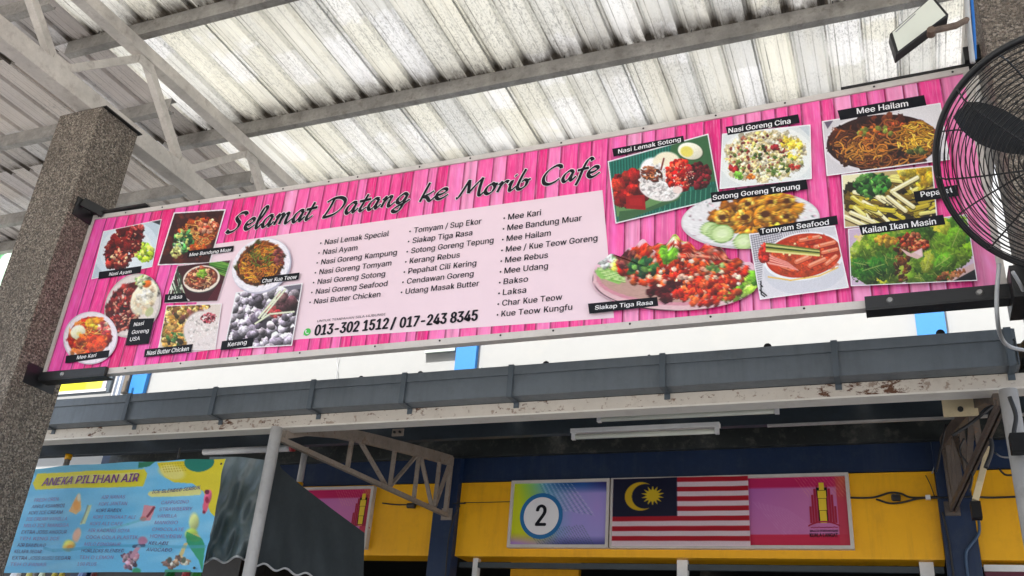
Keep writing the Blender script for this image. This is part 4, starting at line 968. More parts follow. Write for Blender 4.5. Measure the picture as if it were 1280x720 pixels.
# rivets along the frame
def rivet(x, z):
    P = sag([(x, D-.0095, z)])[0]; mb = MB(); n = 8; r = .0046
    vs = [(P[0]+math.cos(a)*r, P[1], P[2]+math.sin(a)*r) for a in np.linspace(0, 2*math.pi, n+1)[:-1]]
    vs += [(P[0]+math.cos(a)*r*.6, P[1]-.003, P[2]+math.sin(a)*r*.6) for a in np.linspace(0, 2*math.pi, n+1)[:-1]]
    mb.add(vs, [(i, (i+1) % n, n+(i+1) % n, n+i) for i in range(n)]+[tuple(range(n, 2*n))]); mb.build('screw', M_DSCREW, ban)
for p in ((126, 0), (160, 0), (206, 0), (252, 0), (303, 0), (357, 0), (414, 0), (450, 0), (479, 0), (527, 0), (590, 0), (648, 0), (703, 0), (805, 0), (895, 0), (981, 0), (1092, 0), (1190, 0)):
    x = [atY(p[0], 270-.1698*(p[0]-116), D)[0]][0]; rivet(x+.0, BZ1-.013)
for p in (157, 226, 297, 375, 469, 550, 626, 692, 788, 889, 1006):
    x = atY(p, 468-.083*(p-137), D)[0]; rivet(x, BZ0+.02)

# ---- black brackets that carry the banner
def bracket(label, x0, x1, z0, z1, plate_x, parts=()):
    t = thing('mounting_bracket', label, 'bracket', (x0, D, z0))
    MB().box(x0, x1, D-.030, D-.0105, z0, z1).build('front_plate', M_BLACK, t, bevel=.002)
    MB().box(x0, x1, D-.0295, D+.034, z0-.006, z0-.0005).build('bottom_flange', M_BLACK, t)
    a, b = plate_x; MB().box(a, b, D-.1, D+.09, z0-.035, z1+.03).build('wall_plate', M_BLACK, t, bevel=.002)
    for (sx) in parts:
        c = Vector((sx, D-.0305, (z0+z1)/2)); m_ = MB(); n = 10
        m_.add([c+Vector((math.cos(i*2*math.pi/n)*.012, 0, math.sin(i*2*math.pi/n)*.012)) for i in range(n)]+[c+Vector((math.cos(i*2*math.pi/n)*.008, -.006, math.sin(i*2*math.pi/n)*.008)) for i in range(n)],
               [(i, (i+1) % n, n+(i+1) % n, n+i) for i in range(n)]+[tuple(range(n, 2*n))]); m_.build('bolt', M_SCREW, t)
    return t
bracket('black flat bracket under the lower right corner of the pink banner with two bolts', atY(1082, 385, D)[0], .41, BZ0-.012, BZ0+.035, (.402, .444), (atY(1113, 382, D)[0], atY(1224, 371, D)[0]))
bracket('black bracket holding the lower left corner of the pink banner on the granite column', -3.875, -3.445, BZ0-.012, BZ0+.03, (-3.9, -3.8865), (-3.72,))
t = thing('mounting_bracket', 'short black bracket at the upper left corner of the pink banner', 'bracket', (-3.888, D, BZ1))
MB().box(-3.8865, -3.5, D-.03, D+.03, BZ1+.001, BZ1+.007).build('top_flange', M_BLACK, t)
MB().box(-3.8866, -3.878, D-.13, D+.05, BZ1-.06, BZ1+.05).build('wall_plate', M_BLACK, t, bevel=.002)
MB().bar((-3.875, D-.1, BZ1+.03), (-3.80, D-.012, BZ1+.0), .02, .05).build('brace', M_BLACK, t)
t = thing('mounting_bracket', 'thin black bar along the upper right edge of the pink banner', 'bracket', (.4, D, BZ1))
hstrip(MB(), atY(1051, 108, D)[0], .43, D-.012, D+.03, BZ1+.001, BZ1+.011, 8).build('top_flange', M_BLACK, t)
MB().box(.39, .4455, D-.03, D+.05, BZ1+.0115, BZ1+.075).build('wall_plate', M_BLACK, t, bevel=.002)

# ================================================================== STALL BUILDING BEHIND
DF = 5.8
fac = thing('stall_building', 'yellow and navy stall building with a white upper wall and blue pilasters behind the gutter', 'building', (0, DF, 0))
PX = [-6.14, -2.93, .30, 3.5]
h = CAMH
MB().box(-10, 4.5, DF+.06, DF+.3, 1.75+h, 4.6+h).build('upper_wall', M_WALLW, fac)
MB().box(-5.45, 4.5, DF+.0, DF+.28, 1.56+h, 1.7445+h).build('header_beam', M_NAVY, fac)
MB().box(-10, -5.4505, DF+.0, DF+.28, 1.60+h, 1.7445+h).build('header_beam', M_WALLW, fac)
for i, x in enumerate(PX):
    MB().box(x-.088, x+.088, DF-.06, DF+.05, 0, 1.9+h).build('pilaster', M_NAVY, fac, bevel=.004)
    MB().box(x-.085, x+.085, DF+.02, DF+.0595, 1.905+h, 4.55+h).build('pilaster', M_BLUE_UP, fac)['label'] = 'sky blue upper pilaster'
def lintel(x0, x1, z0=1.047+CAMH):
    MB().box(x0, x1, DF-.012, DF+.2, z0, 1.552+h).build('lintel_panel', M_YELLOW, fac, bevel=.004)
lintel(-4.6, PX[1]-.09)
MB().box(-10, -4.61, DF-.012, DF+.2, 0, 1.552+h).build('dark_shade_wall', painted('shade_brown_wall', srgb(32, 28, 27)), fac); lintel(PX[1]+.09, PX[2]-.09); lintel(PX[2]+.09, PX[3]-.09)  # left side wall: near-black panel added to stand in for deep shade
# room behind the openings
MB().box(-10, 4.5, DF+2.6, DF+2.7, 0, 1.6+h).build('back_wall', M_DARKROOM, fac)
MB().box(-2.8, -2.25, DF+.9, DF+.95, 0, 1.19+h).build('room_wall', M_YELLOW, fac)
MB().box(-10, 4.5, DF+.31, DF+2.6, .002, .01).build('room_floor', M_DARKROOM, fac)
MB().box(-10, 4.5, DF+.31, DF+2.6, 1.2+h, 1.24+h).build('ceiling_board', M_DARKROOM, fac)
for x in (-4.6, -1.2, .42): MB().box(x-.03, x+.03, DF+.31, DF+2.59, 0, 1.19+h).build('partition', M_DARKROOM, fac)
for px_, w_ in ((590, .035), (850.5, .066), (1158, .075)):
    x = atY(px_, 705, DF)[0]; MB().box(x-w_/2, x+w_/2, DF+.05, DF+.1, 0, 1.0455+h).build('window_mullion', M_TUBE, fac)
MB().box(PX[1]+.1, PX[2]-.1, DF+.055, DF+.095, .985+h, 1.02+h).build('window_head', M_BLUEGREY, fac)
MB().box(PX[2]+.1, 1.2, DF+.0, DF+.05, .99+h, 1.025+h).build('sign_rail', M_TUBE, fac)
MB().box(PX[2]+.1, 1.2, DF+.005, DF+.045, .6+h, .9895+h).build('maroon_panel', painted('maroon_panel_paint', srgb(90, 20, 45)), fac)
# ------------------------------------------------------------------ lean-to awning with its beams
def AZ(y): return 1.500+CAMH+(y-3.76)*.190
awn = thing('stall_awning', 'low corrugated awning on steel beams between the gutter and the yellow stall wall', 'awning', (-2, 3.76, 1.3+h))
def awning_sheet(x0, x1, y1=5.79):
    prof = []; x = x0
    while x < x1-.01:
        prof += [(x, 0), (x+.02, .02), (x+.055, .02), (x+.075, 0), (x+.15, 0)]; x += .2
    vs = []; y0 = 3.76
    for y in (y0, y1):
        for (a, z_) in prof: vs.append((a, y, AZ(y)+z_))
    n = len(prof)
    for y in (y0, y1):
        for (a, z_) in prof: vs.append((a, y, AZ(y)+z_+.003))
    fs = []
    for i in range(n-1): fs += [(i, i+n, i+n+1, i+1), (2*n+i, 2*n+i+1, 3*n+i+1, 3*n+i), (i, i+1, 2*n+i+1, 2*n+i), (n+i+1, n+i, 3*n+i, 3*n+i+1)]
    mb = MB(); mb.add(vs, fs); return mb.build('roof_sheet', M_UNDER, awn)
x = -9.1; i = 0
while x < 3.9:
    awning_sheet(x, x+1.0, 5.05 if x < -6.3 else 5.79); x += 1.0
# front channel, cream paint gone rusty
MB().box(-8.5, 4, 3.745, 3.75, 1.322+h, 1.376+h).build('edge_beam', M_RUSTW, awn)
MB().box(-8.5, 4, 3.741, 3.83, 1.312+h, 1.3205+h).build('edge_beam_flange', painted('cream_flange_paint', srgb(226, 221, 212), .5, 0, .05, .3, (.35, .28, .2), 4), awn)
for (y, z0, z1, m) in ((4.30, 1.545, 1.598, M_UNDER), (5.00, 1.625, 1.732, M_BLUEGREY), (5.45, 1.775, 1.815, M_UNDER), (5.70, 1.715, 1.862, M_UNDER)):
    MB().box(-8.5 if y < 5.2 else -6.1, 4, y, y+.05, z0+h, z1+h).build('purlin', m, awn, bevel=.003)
MB().box(-.62, 4, 4.95, 4.97, 1.597+h, 1.609+h).build('conduit_rail', M_POLE, awn)
# ------------------------------------------------------------------ gutter
gut = thing('rain_gutter', 'long dark grey rain gutter with straps running below the pink banner', 'gutter', (-2, 3.66, 1.378+h))
g0, g1, gx0, gx1 = 1.378+h, 1.524+h, -8.6, .47
MB().box(gx0, gx1, 3.66, 3.663, g0, g1-.045).build('front_face', M_GUTTER, gut)
MB().box(gx0, gx1, 3.652, 3.664, g1-.0445, g1).build('front_lip', M_GUTTER, gut, bevel=.002)
MB().box(gx0, gx1, 3.6635, 3.742, g0, g0+.003).build('bottom_face', M_GUTTER, gut)
MB().box(gx0, gx1, 3.7425, 3.745, g0+.0005, g1-.01).build('back_face', M_GUTTER, gut)
MB().box(gx1+.0005, gx1+.004, 3.654, 3.745, g0, g1).build('end_cap', M_GUTTER, gut)
xj = atY(388, 480, 3.66)[0]
MB().box(xj-.035, xj+.02, 3.6555, 3.6597, g0-.001, g1-.046).build('joint_sleeve', M_GUTTER, gut)
for sx in (77, 174, 278, 397, 508.5, 640, 828, 1044, 1265):
    x = atY(sx, 450, 3.65)[0]; mb = MB()
    if x > gx1-.015: x = gx1-.02
    mb.box(x-.013, x+.013, 3.644, 3.6515, g0-.004, g1+.003); mb.box(x-.0125, x+.0125, 3.6445, 3.744, g0-.0075, g0-.0045); mb.box(x-.0125, x+.0125, 3.6516, 3.74, g1+.0005, g1+.003); mb.box(x-.0125, x+.0125, 3.7385, 3.7440, g0-.03, g0-.0078)
    mb.build('strap', M_STRAP, gut)
for sx in (101, 131, 188, 249, 311, 382, 452, 526, 603, 683, 812, 960, 1176):
    big = sx in (188, 249, 452, 526, 683, 1176, 960)
    p = atY(sx, 490-.075*(sx-188)+5, 3.8); r = .017 if big else .008; zc = AZ(3.8)+.01
    zc = (atY(sx, 503.7-.0785*(sx-75), 3.80)[2])-.001
    mb = MB(); mb.tube([(p[0], 3.79, zc), (p[0], 3.83, zc), ], r, 12).build('bolt_head', M_BLKPL, awn)
# ------------------------------------------------------------------ cantilever bracket trusses and poles
def bracket_truss(X, label, m, skew=0.):
    t = thing('awning_bracket_truss', label, 'truss', (X, 3.75, 1.2+h), 'bracket trusses under the awning')
    arc = [(3.78, 1.30), (3.98, 1.38), (4.27, 1.455), (4.71, 1.535), (5.10, 1.60), (5.45, 1.655), (5.72, 1.695)]
    mb = MB(); vs = []
    for i, (y, z) in enumerate(arc):
        for (dx, dz) in ((-.02, -.036), (.02, -.036), (.02, .032), (-.02, .032)): vs.append((X+dx, y, z+h+dz))
    n = len(arc); fs = [(0, 3, 2, 1), (4*n-4, 4*n-3, 4*n-2, 4*n-1)]
    for i in range(n-1):
        for k in range(4): fs.append((4*i+k, 4*i+(k+1) % 4, 4*i+4+(k+1) % 4, 4*i+4+k))
    mb.add(vs, fs).build('top_chord', m, t)
    MB().bar((X-.008, 3.74, 1.262+h), (X-.008, 5.74, 1.315+h), .012, .03).build('bottom_chord', m, t)
    MB().bar((X+.012, 3.74, 1.258+h), (X+.012, 5.74, 1.311+h), .010, .026).build('bottom_chord', m, t)
    def top(y): return float(np.interp(y, [a for a, b in arc], [b for a, b in arc]))+h-.02
    def bot(y): return h+1.275+(y-3.74)*.0265
    for (ya, yb) in ((4.42, 4.42), (4.50, 4.86), (4.92, 4.92), (5.22, 4.92), (5.24, 5.24), (5.26, 5.50), (5.54, 5.54), (5.70, 5.54)):
        MB().bar((X, ya, top(ya)), (X, yb, bot(yb)), .014, .026, (1, 0, 0)).build('web_bar', m, t)
    MB().box(X-.014, X+.014, 5.70, 5.728, 1.30+h, 1.665+h).build('end_post', m, t)
    MB().box(X-.04, X+.04, 5.7285, 5.7385, 1.28+h, 1.36+h).build('wall_plate', m, t)
    if skew:
        for ch in t.children:
            for v in ch.data.vertices:
                yy = v.co.y+ch.location.y; v.co.x += skew*yy
    return t
bracket_truss(-2.905, 'curved brown grey bracket truss from the leaning white pole to the navy pilaster', M_BRKT)
bracket_truss(.40, 'dark bracket truss under the right end of the gutter beside the navy pilaster', painted('dark_bracket_paint', srgb(98, 88, 80), .6, 0, .2, .6, (.04, .03, .03), 6, .3, rust=.3), -.062)
def pole(X, Y, ztop, r, label, m=M_POLE, name='awning_pole'):
    t = thing(name, label, 'pole', (X, Y, 0)); mb = MB(); mb.tube([(X, Y, .004), (X, Y, ztop)], r, 20); mb.build('tube', m, t, smooth=True)
    MB().box(X-.08, X+.08, Y-.08, Y+.08, .0005, .006).build('base_plate', m, t)
    return t
pole(-2.888, 3.70, 1.30+h, .030, 'grey white steel pole in front of the dark tarpaulin holding up the gutter')
pole(.425, 3.72, 1.30+h, .033, 'white steel pole at the right edge of the photo below the end of the gutter')
for (p0, p1, lab) in (((380, 562), (375, 610), 'short white tube with a yellow lower end above the left pink sign'), ((86, 568), (82, 585), 'short white tube with a yellow cap above the blue drinks banner')):
    Y = 5.55 if p0[0] > 100 else 4.4
    a = atY(*p0, Y); b = atY(*p1, Y); a[0] = b[0] = (a[0]+b[0])/2
    t = thing('tube_post', lab, 'post', tuple(b)); 
    if p0[0] > 100:
        MB().tube([tuple(b+np.array([0, 0, .02])), (a[0], Y, AZ(Y)-.005)], .024, 12).build('tube', M_POLE, t, smooth=True); MB().tube([tuple(b-np.array([0, 0, .03])), tuple(b+np.array([0, 0, .04]))], .028, 12).build('cap', M_YELLOW, t, smooth=True)
    else:
        MB().tube([(a[0], Y, .004), tuple(a)], .018, 12).build('tube', M_POLE, t, smooth=True); MB().tube([tuple(a-np.array([0, 0, .035])), tuple(a+np.array([0, 0, .0]))], .022, 12).build('cap', M_YELLOW, t, smooth=True)
# ------------------------------------------------------------------ lamps
def batten(xa, xb, y, z, label):
    t = thing('tube_lamp', label, 'lamp', ((xa+xb)/2, y, z), 'tube lamps under the awning')
    MB().box(xa, xb, y-.02, y+.02, z+.012, z+.036).build('housing', M_TUBE, t, bevel=.002)
    for x in (xa+.015, xb-.015): MB().box(x-.01, x+.01, y-.012, y+.012, z-.022, z+.0115).build('lamp_holder', M_TUBE, t)
    MB().tube([(xa+.026, y, z-.008), (xb-.026, y, z-.008)], .013, 12).build('tube', M_LENS, t, smooth=True)
batten(atY(746, 514, 4.2)[0], atY(975, 508, 4.2)[0], 4.2, atY(860, 517, 4.2)[2], 'white tube lamp close behind the rusty beam, nearer of the two')
batten(atY(714, 543, 4.52)[0], atY(900, 537, 4.52)[0], 4.52, atY(806, 541, 4.52)[2], 'white tube lamp further under the awning above the flag sign')
t = thing('tube_lamp', 'white tube lamp with a reddish end, left of the curved bracket truss', 'lamp', (-4, 4.9, 1.5+h), 'tube lamps under the awning')
a = atY(255, 565, 4.9); b = atY(368, 560, 4.9); MB().tube([tuple(a), (b[0]-.03, a[1], b[2])], .022, 12).build('tube', M_TUBE, t, smooth=True); MB().tube([(b[0]-.029, a[1], b[2]), (b[0], a[1], b[2])], .024, 12).build('end_cap', painted('red_cap', srgb(150, 40, 45)), t, smooth=True)
# flood lamp upper right
FY = 2.72
fl = thing('flood_lamp', 'black flood lamp with a frosted glass face in the top right corner beside the column', 'lamp', tuple(atY(1160, 30, FY)))
qf = [(1112, 42), (1163, -8), (1184, 17), (1120, 68)]
P = [Vector(atY(*p, FY)) for p in qf]; P[1] = Vector(atY(1166, -6, FY+.03)); P[2] = Vector(atY(1186, 18, FY+.03))
nrm = (P[1]-P[0]).cross(P[3]-P[0]).normalized()
if nrm.y > 0: nrm = -nrm
back = -nrm*.035+Vector((0, 0, -.012))
mb = MB(); B_ = [p+back for p in P]; mb.add(P+B_, [(0, 1, 2, 3), (7, 6, 5, 4), (0, 4, 5, 1), (1, 5, 6, 2), (2, 6, 7, 3), (3, 7, 4, 0)]); mb.build('housing', M_BLACK, fl, bevel=.003)
c0 = (P[0]+P[1]+P[2]+P[3])/4
def inset(k, off): return [c0+(p-c0)*k+nrm*off for p in P]
MB().add(inset(.90, .0015), [(0, 1, 2, 3)]).build('glass', M_LENS, fl)
fl_b = [c0+(p-c0)*.6-nrm*.036 for p in P]; MB().add(fl_b+[p-nrm*.03+Vector((0, .01, 0)) for p in fl_b], [(0, 1, 2, 3), (7, 6, 5, 4), (0, 4, 5, 1), (1, 5, 6, 2), (2, 6, 7, 3), (3, 7, 4, 0)]).build('driver_box', M_BLACK, fl, bevel=.003)
A_ = inset(.82, .0022); MB().add([A_[0]*.97+A_[3]*.03, A_[0]*.42+A_[1]*.58, A_[0]*.42+A_[1]*.58+(A_[3]-A_[0])*.07, A_[0]*.90+A_[3]*.10+(A_[1]-A_[0])*.03], [(0, 1, 2, 3)]).build('reflector_edge', painted('grey_reflector', (.28, .28, .28)), fl)
a = Vector(atY(1164, 39, FY-.03)); b = Vector(atY(1195, 32, FY+.05)); c = Vector(atY(1214, 22, 2.93))
MB().tube([a, b, c], [.011, .012, .011], 8).build('yoke_arm', M_RUST, fl)
MB().tube([a+Vector((0, -.01, 0)), a+Vector((0, .02, 0))], .014, 10).build('knob', M_RUST, fl)
# bits fixed to the right column
def cable(name, label, pts, r, m, cat='cable'):
    n = len(pts); Q = [np.array(p, float) for p in pts]; Q = [2*Q[0]-Q[1]]+Q+[2*Q[-1]-Q[-2]]; S = []
    for i in range(1, n):
        for t_ in np.linspace(0, 1, 7)[(0 if i == 1 else 1):]:
            a, b, c, d = Q[i-1], Q[i], Q[i+1], Q[i+2]
            S.append(.5*((2*b)+(-a+c)*t_+(2*a-5*b+4*c-d)*t_*t_+(-a+3*b-3*c+d)*t_**3))
    o = MB(); o.tube([tuple(p) for p in S], r, 7); o = o.build(name, m, None, smooth=True); return tag(o, label, cat)
cable('conduit', 'pale grey conduit running down the left edge of the right granite column', [atY(1206, -40, 2.88), atY(1210, 20, 2.88), atY(1216, 78, 2.88)], .009, M_GREYC, 'conduit')
cable('cable', 'bright blue cable beside the pale conduit on the right granite column', [atY(1212, -30, 2.89), atY(1217, 30, 2.89), atY(1219, 74, 2.89)], .006, painted('blue_cable', srgb(30, 110, 190)))
cable('cable', 'thin grey cable looping from the lower right banner corner down to the gutter end', [atY(1249, 330, 3.0), atY(1246, 368, 3.0), atY(1247, 400, 3.05), atY(1252, 423, 3.2), atY(1264, 434, 3.4), atY(1282, 438, 3.6)], .007, M_GREYC)
cable('cable', 'thin grey cable passing behind the fan rim at the right edge', [atY(1266, 340, 2.9), atY(1275, 355, 2.95), atY(1281, 368, 3.0)], .006, M_GREYC)
# ------------------------------------------------------------------ wall fan
FC = Vector(atY(1336, 193, 2.30)); 
R_ = (Vector(RR)); 
FR = .316
toCam = (Vector((0, 0, CAMH))-FC).normalized()
fn = (toCam+Vector((-.22, .0, -.30))).normalized()
fan = thing('wall_fan', 'large black wall fan with wire guard in front of the right granite column', 'fan', tuple(FC))
fx = fn.cross(Vector((0, 0, 1))).normalized(); fy = fx.cross(fn).normalized()
def fpt(r, a, d): return FC+(fx*math.cos(a)+fy*math.sin(a))*r+fn*d
def ring(r, d, th, name, n=72, k=5):
    vs = []; fs = []
    for i in range(n):
        a = 2*math.pi*i/n; rad = (fx*math.cos(a)+fy*math.sin(a)); c = FC+rad*r+fn*d
        for j in range(k):
            b = 2*math.pi*j/k; vs.append(c+rad*math.cos(b)*th+fn*math.sin(b)*th)
    for i in range(n):
        for j in range(k): fs.append((i*k+j, i*k+(j+1) % k, ((i+1) % n)*k+(j+1) % k, ((i+1) % n)*k+j))
    return MB().add(vs, fs).build(name, M_BLACK, fan, smooth=True)
def dome(r, side): return side*(.012+.10*math.sqrt(max(0, 1-(r/FR)**2.6)))
ring(FR, 0, .0095, 'guard_rim', 96, 8)
for side in (1, -1):
    nr_ = 22 if side == 1 else 17
    for i in range(nr_):
        r = .06+(FR-.012-.06)*i/(nr_-1)*1.0; ring(r, dome(r, side), .0015, 'guard_wire', 56, 4)
    for i in range(8):
        a = 2*math.pi*i/8+.2*side; pts = [fpt(r, a, dome(r, side)-.002*side) for r in np.linspace(.05, FR, 9)]
        MB().tube(pts, .0024, 5).build('guard_spoke', M_BLACK, fan)
mb = MB(); n = 28
for (rr, dd) in ((.062, .108), (.058, .116), (.0, .118)): pass
vs = [fpt(.066, 2*math.pi*i/n, .106) for i in range(n)]+[fpt(.058, 2*math.pi*i/n, .119) for i in range(n)]+[fpt(.066, 2*math.pi*i/n, .100) for i in range(n)]
mb.add(vs, [tuple(range(n, 2*n))]+[(i, (i+1) % n, n+(i+1) % n, n+i) for i in range(n)]+[(2*n+i, 2*n+(i+1) % n, (i+1) % n, i) for i in range(n)]).build('front_badge', M_BLACK, fan)
best = min(np.linspace(0, 2*math.pi, 180), key=lambda a: (lambda q, c_: abs(math.atan2(q[1]-c_[1], q[0]-c_[0])-math.atan2(-48, -131)))(pix(fpt(.25, a, 0)), pix(FC)))
for k in range(3):
    a0 = 2*math.pi*k/3+best; vs = []; nr2, na2 = 9, 7
    for i in range(nr2):
        r = .05+(.285-.05)*i/(nr2-1); wd = float(np.interp(i/(nr2-1), [0, .35, .6, .85, 1], [.9, 1.15, 1.0, .6, .18]))
        for j in range(na2):
            s_ = j/(na2-1)-.5; a = a0+s_*wd*.42+.18*(r/.3-.8); vs.append(fpt(r, a, -s_*.10+.01*math.cos(s_*3)))
    fs = [(i*na2+j, i*na2+j+1, (i+1)*na2+j+1, (i+1)*na2+j) for i in range(nr2-1) for j in range(na2-1)]
    m_ = len(vs); vs2 = [v-fn*.004 for v in vs]; fs2 = [tuple(m_+q for q in reversed(f)) for f in fs]
    MB().add(vs+vs2, fs+fs2).build('blade', M_BLKPL, fan, smooth=True)
MB().tube([fpt(0, 0, .05), fpt(0, 0, -.03)], [.05, .055], 20).build('hub', M_BLKPL, fan, smooth=False)
MB().tube([fpt(0, 0, -.118), fpt(0, 0, -.22)], [.075, .07], 20).build('motor_housing', M_BLACK, fan)
MB().bar(tuple(fpt(0, 0, -.19)), (.62, 2.915, FC.z-.05), .04, .04).build('wall_arm', M_BLACK, fan)
MB().box(.55, .69, 2.905, 2.9205, FC.z-.2, FC.z+.08).build('wall_plate', M_BLACK, fan)
# ------------------------------------------------------------------ signs on the yellow wall
SY = DF-.055
def framed(t, x0, x1, z0, z1, fw=.02, m=M_WHITEFR):
    MB().box(x0, x1, SY+.012, SY+.042, z0, z1).build('backing_board', m, t)
    for (a, b, c, d) in ((x0, x1, z1-fw, z1), (x0, x1, z0, z0+fw), (x0, x0+fw, z0+fw, z1-fw), (x1-fw, x1, z0+fw, z1-fw)):
        MB().box(a, b, SY-.004, SY+.0118, c, d).build('frame_strip', m, t)
def board_canvas(bg, seed, W=400, H=200): return Canvas(0, 0, W, H, 1., bg, 0, 0, 1., seed)
def board_print(cv, x0, x1, z0, z1, Y, parent, name='printed_sheet', nx=90, nz=60, wave=0., m=None):
    s_, t_ = np.meshgrid(np.linspace(0, 1, nx), np.linspace(0, 1, nz)); X = cv.x0+s_*(cv.x1-cv.x0); Z = cv.y0+t_*(cv.y1-cv.y0)
    c = cv.sample(X, Z).reshape(-1, 3); yy = Y+wave*np.sin(s_*9+t_*1.5)*np.cos(t_*2)+wave*.5*np.sin(s_*23)
    P = np.stack([(x0+s_*(x1-x0)).ravel(), yy.ravel(), (z1-t_*(z1-z0)).ravel()], 1); return ink_mesh(name, P, grid_faces(nx, nz), c, m or M_PRINT, parent)
# number board
x0, x1, z0, z1 = -2.44, -1.742, 1.098+h, 1.546+h
t = thing('number_sign', 'framed sign with a black 2 in a blue ring left of the striped flag', 'sign', (x0, SY, z0)); framed(t, x0, x1, z0, z1)
cv = board_canvas((168, 158, 222), 31, 400, 260)
XX, YY = np.meshgrid(np.linspace(0, 1, cv.W), np.linspace(0, 1, cv.H))
def grad(cv, f, c): a = np.clip(f, 0, 1)[..., None]; cv.im = cv.im*(1-a)+np.array(c)/255.*a
grad(cv, 1.25-XX*1.9, (90, 196, 206)); grad(cv, 1.0-XX*3.0+YY*.6, (214, 222, 20)); grad(cv, (1-YY*5.5)*(XX > .25)*np.clip((XX-.3)*4, 0, 1), (10, 80, 150)); grad(cv, (.5-np.abs(XX-.9)*4)*(.8-np.abs(YY-.4)*2), (190, 150, 220))
grad(cv, (YY-.86)*9*np.clip(XX*3-.8, 0, 1), (90, 90, 160)); grad(cv, np.clip(XX-.75, 0, 1)*4*np.clip(1-YY*6, 0, 1), (60, 40, 110))
for i in range(16): cv.seg((110+i*9, 0), (170+i*12, 110+i*2), 2, (230, 240, 235) if i % 2 else (40, 120, 120), .55)
for i in range(22): cv.seg((120+i*11, 258), (70+i*11, 200-i*1.), 2, (30, 90, 60), .5)
board_print(cv, x0+.02, x1-.02, z0+.02, z1-.02, SY+.010, t)
def ringflat(cx, cz, r0, r1, Y, m, parent, name, n=48):
    vs = [(cx+math.cos(2*math.pi*i/n)*r0, Y, cz+math.sin(2*math.pi*i/n)*r0) for i in range(n)]+[(cx+math.cos(2*math.pi*i/n)*r1, Y, cz+math.sin(2*math.pi*i/n)*r1) for i in range(n)]
    return MB().add(vs, [(i, (i+1) % n, n+(i+1) % n, n+i) for i in range(n)]).build(name, m, parent)
c = atY(676, 644.5, SY); rr_ = .152
MB().add([(c[0]+math.cos(2*math.pi*i/48)*rr_*.85, SY+.007, c[2]+math.sin(2*math.pi*i/48)*rr_*.85) for i in range(48)], [tuple(range(48))]).build('white_disc', M_WINK, t)
ringflat(c[0], c[2], rr_*.82, rr_, SY+.0065, flat('ring_blue_ink', srgb(20, 110, 170)), t, 'blue_ring')
text_on('2', (669.5, 657), 681.5, 25.5, SY+.005, M_INK, t, 'digit', .035)
# long council board with the flag on it
x0, x1 = -1.733, -.262; z1a, z0a = 1.546+h, 1.096+h
t = thing('council_sign', 'long framed pink sign with a red and yellow council crest right of the flag', 'sign', (x0, SY, z0a)); framed(t, x0, x1, z0a, z1a)
def pink_canvas(seed, W=300, H=200):
    cv = board_canvas((206, 126, 180), seed, W, H); XX, YY = np.meshgrid(np.linspace(0, 1, cv.W), np.linspace(0, 1, cv.H))
    grad(cv, (1-XX*1.6)*(.9-YY), (176, 100, 180)); grad(cv, (YY < .155)*.95, (196, 20, 96)); grad(cv, (YY > .84)*.95, (206, 24, 76)); grad(cv, (XX > .90)*.9*(YY >= 0), (200, 60, 84))
    grad(cv, np.clip((XX-.86)*10, 0, 1)*np.clip((.4-YY)*3, 0, 1), (206, 100, 80))
    for i in range(24): cv.seg((150+i*10, 0), (190+i*10, 60), 1.5, (240, 180, 150), .45)
    for i in range(12): cv.seg((20+i*9, 70+i*2), (110+i*8, 170-i*2), 1, (230, 190, 225), .4)
    return cv
fx0 = atY(937, 640, SY)[0]
board_print(pink_canvas(32), fx0-.02, x1-.02, z0a+.02, z1a-.02, SY+.010, t, nx=110)
def crest(cx, cz, s, Y, parent, full=True):
    """stepped red towers either side of a yellow tower, arch and lettering below; s = crest width"""
    e = thing_part('crest', parent, (cx, Y, cz))
    def B(x0, x1, z0, z1, m, nm, off=0.): MB().box(cx+x0*s, cx+x1*s, Y-.0006-off, Y-off, cz+z0*s, cz+z1*s).build(nm, m, e)
    for sg in (-1, 1):
        for (a, b, hh) in ((.48, .40, .62), (.39, .31, 1.05), (.30, .21, 1.28), (.20, .14, 1.42)):
            xa, xb = sorted((sg*a, sg*b)); B(xa, xb, 0, hh, M_REDINK, 'red_tower')
    B(-.16, .16, 0, .98, M_INK, 'dark_core', .0004); B(-.19, .19, .98, 1.32, M_INK, 'dark_core', .0004)
    for (a, b, w_) in ((.0, .45, .12), (.47, .90, .135), (.92, 1.2, .15), (1.22, 1.5, .09)): B(-w_, w_, a, b, M_GOLD, 'yellow_tower', .0012)
    vs = []; n = 14
    for i in range(n+1):
        a = i/n*2-1; vs += [(cx+a*.56*s, Y-.002, cz+(-.14+.16*(1-a*a))*s), (cx+a*.56*s, Y-.002, cz+(-.08+.16*(1-a*a))*s)]
    MB().add(vs, [(2*i, 2*i+2, 2*i+3, 2*i+1) for i in range(n)]).build('arch', M_REDINK, e)
    return e
def thing_part(name, parent, loc):
    o = bpy.data.objects.new(name, None); COL.objects.link(o); o.parent = parent; o.location = Vector(loc)-abs_loc(parent); o.empty_display_size = .05; return o
def P930(x, y): return (930+x/6.857, 590+y/6.857)
c = atY(*P930(684, 435), SY); c2 = atY(*P930(810, 435), SY); s_ = (c2[0]-c[0])*1.95
crest(c[0], c[2]+.0, s_, SY+.008, t)
script = [(0, .1), (.05, .35), (.1, .05), (.16, .3), (.22, .05), (.3, .4), (.36, .1), (.45, .3), (.5, .05), (.58, .35), (.66, .1), (.72, .3), (.8, .05), (.88, .4), (.94, .1), (1, .3)]
a = atY(*P930(575, 478), SY); b = atY(*P930(805, 478), SY)
MB().tube([(a[0]+(b[0]-a[0])*u, SY+.006, a[2]+v*.022-.002) for u, v in script], .0018, 5).build('jawi_line', M_REDINK, t)
text_on('MAJLIS PERBANDARAN', P930(566, 514), P930(806, 0)[0], 2.7, SY+.0075, M_INK, t, 'sign_lettering', .02)
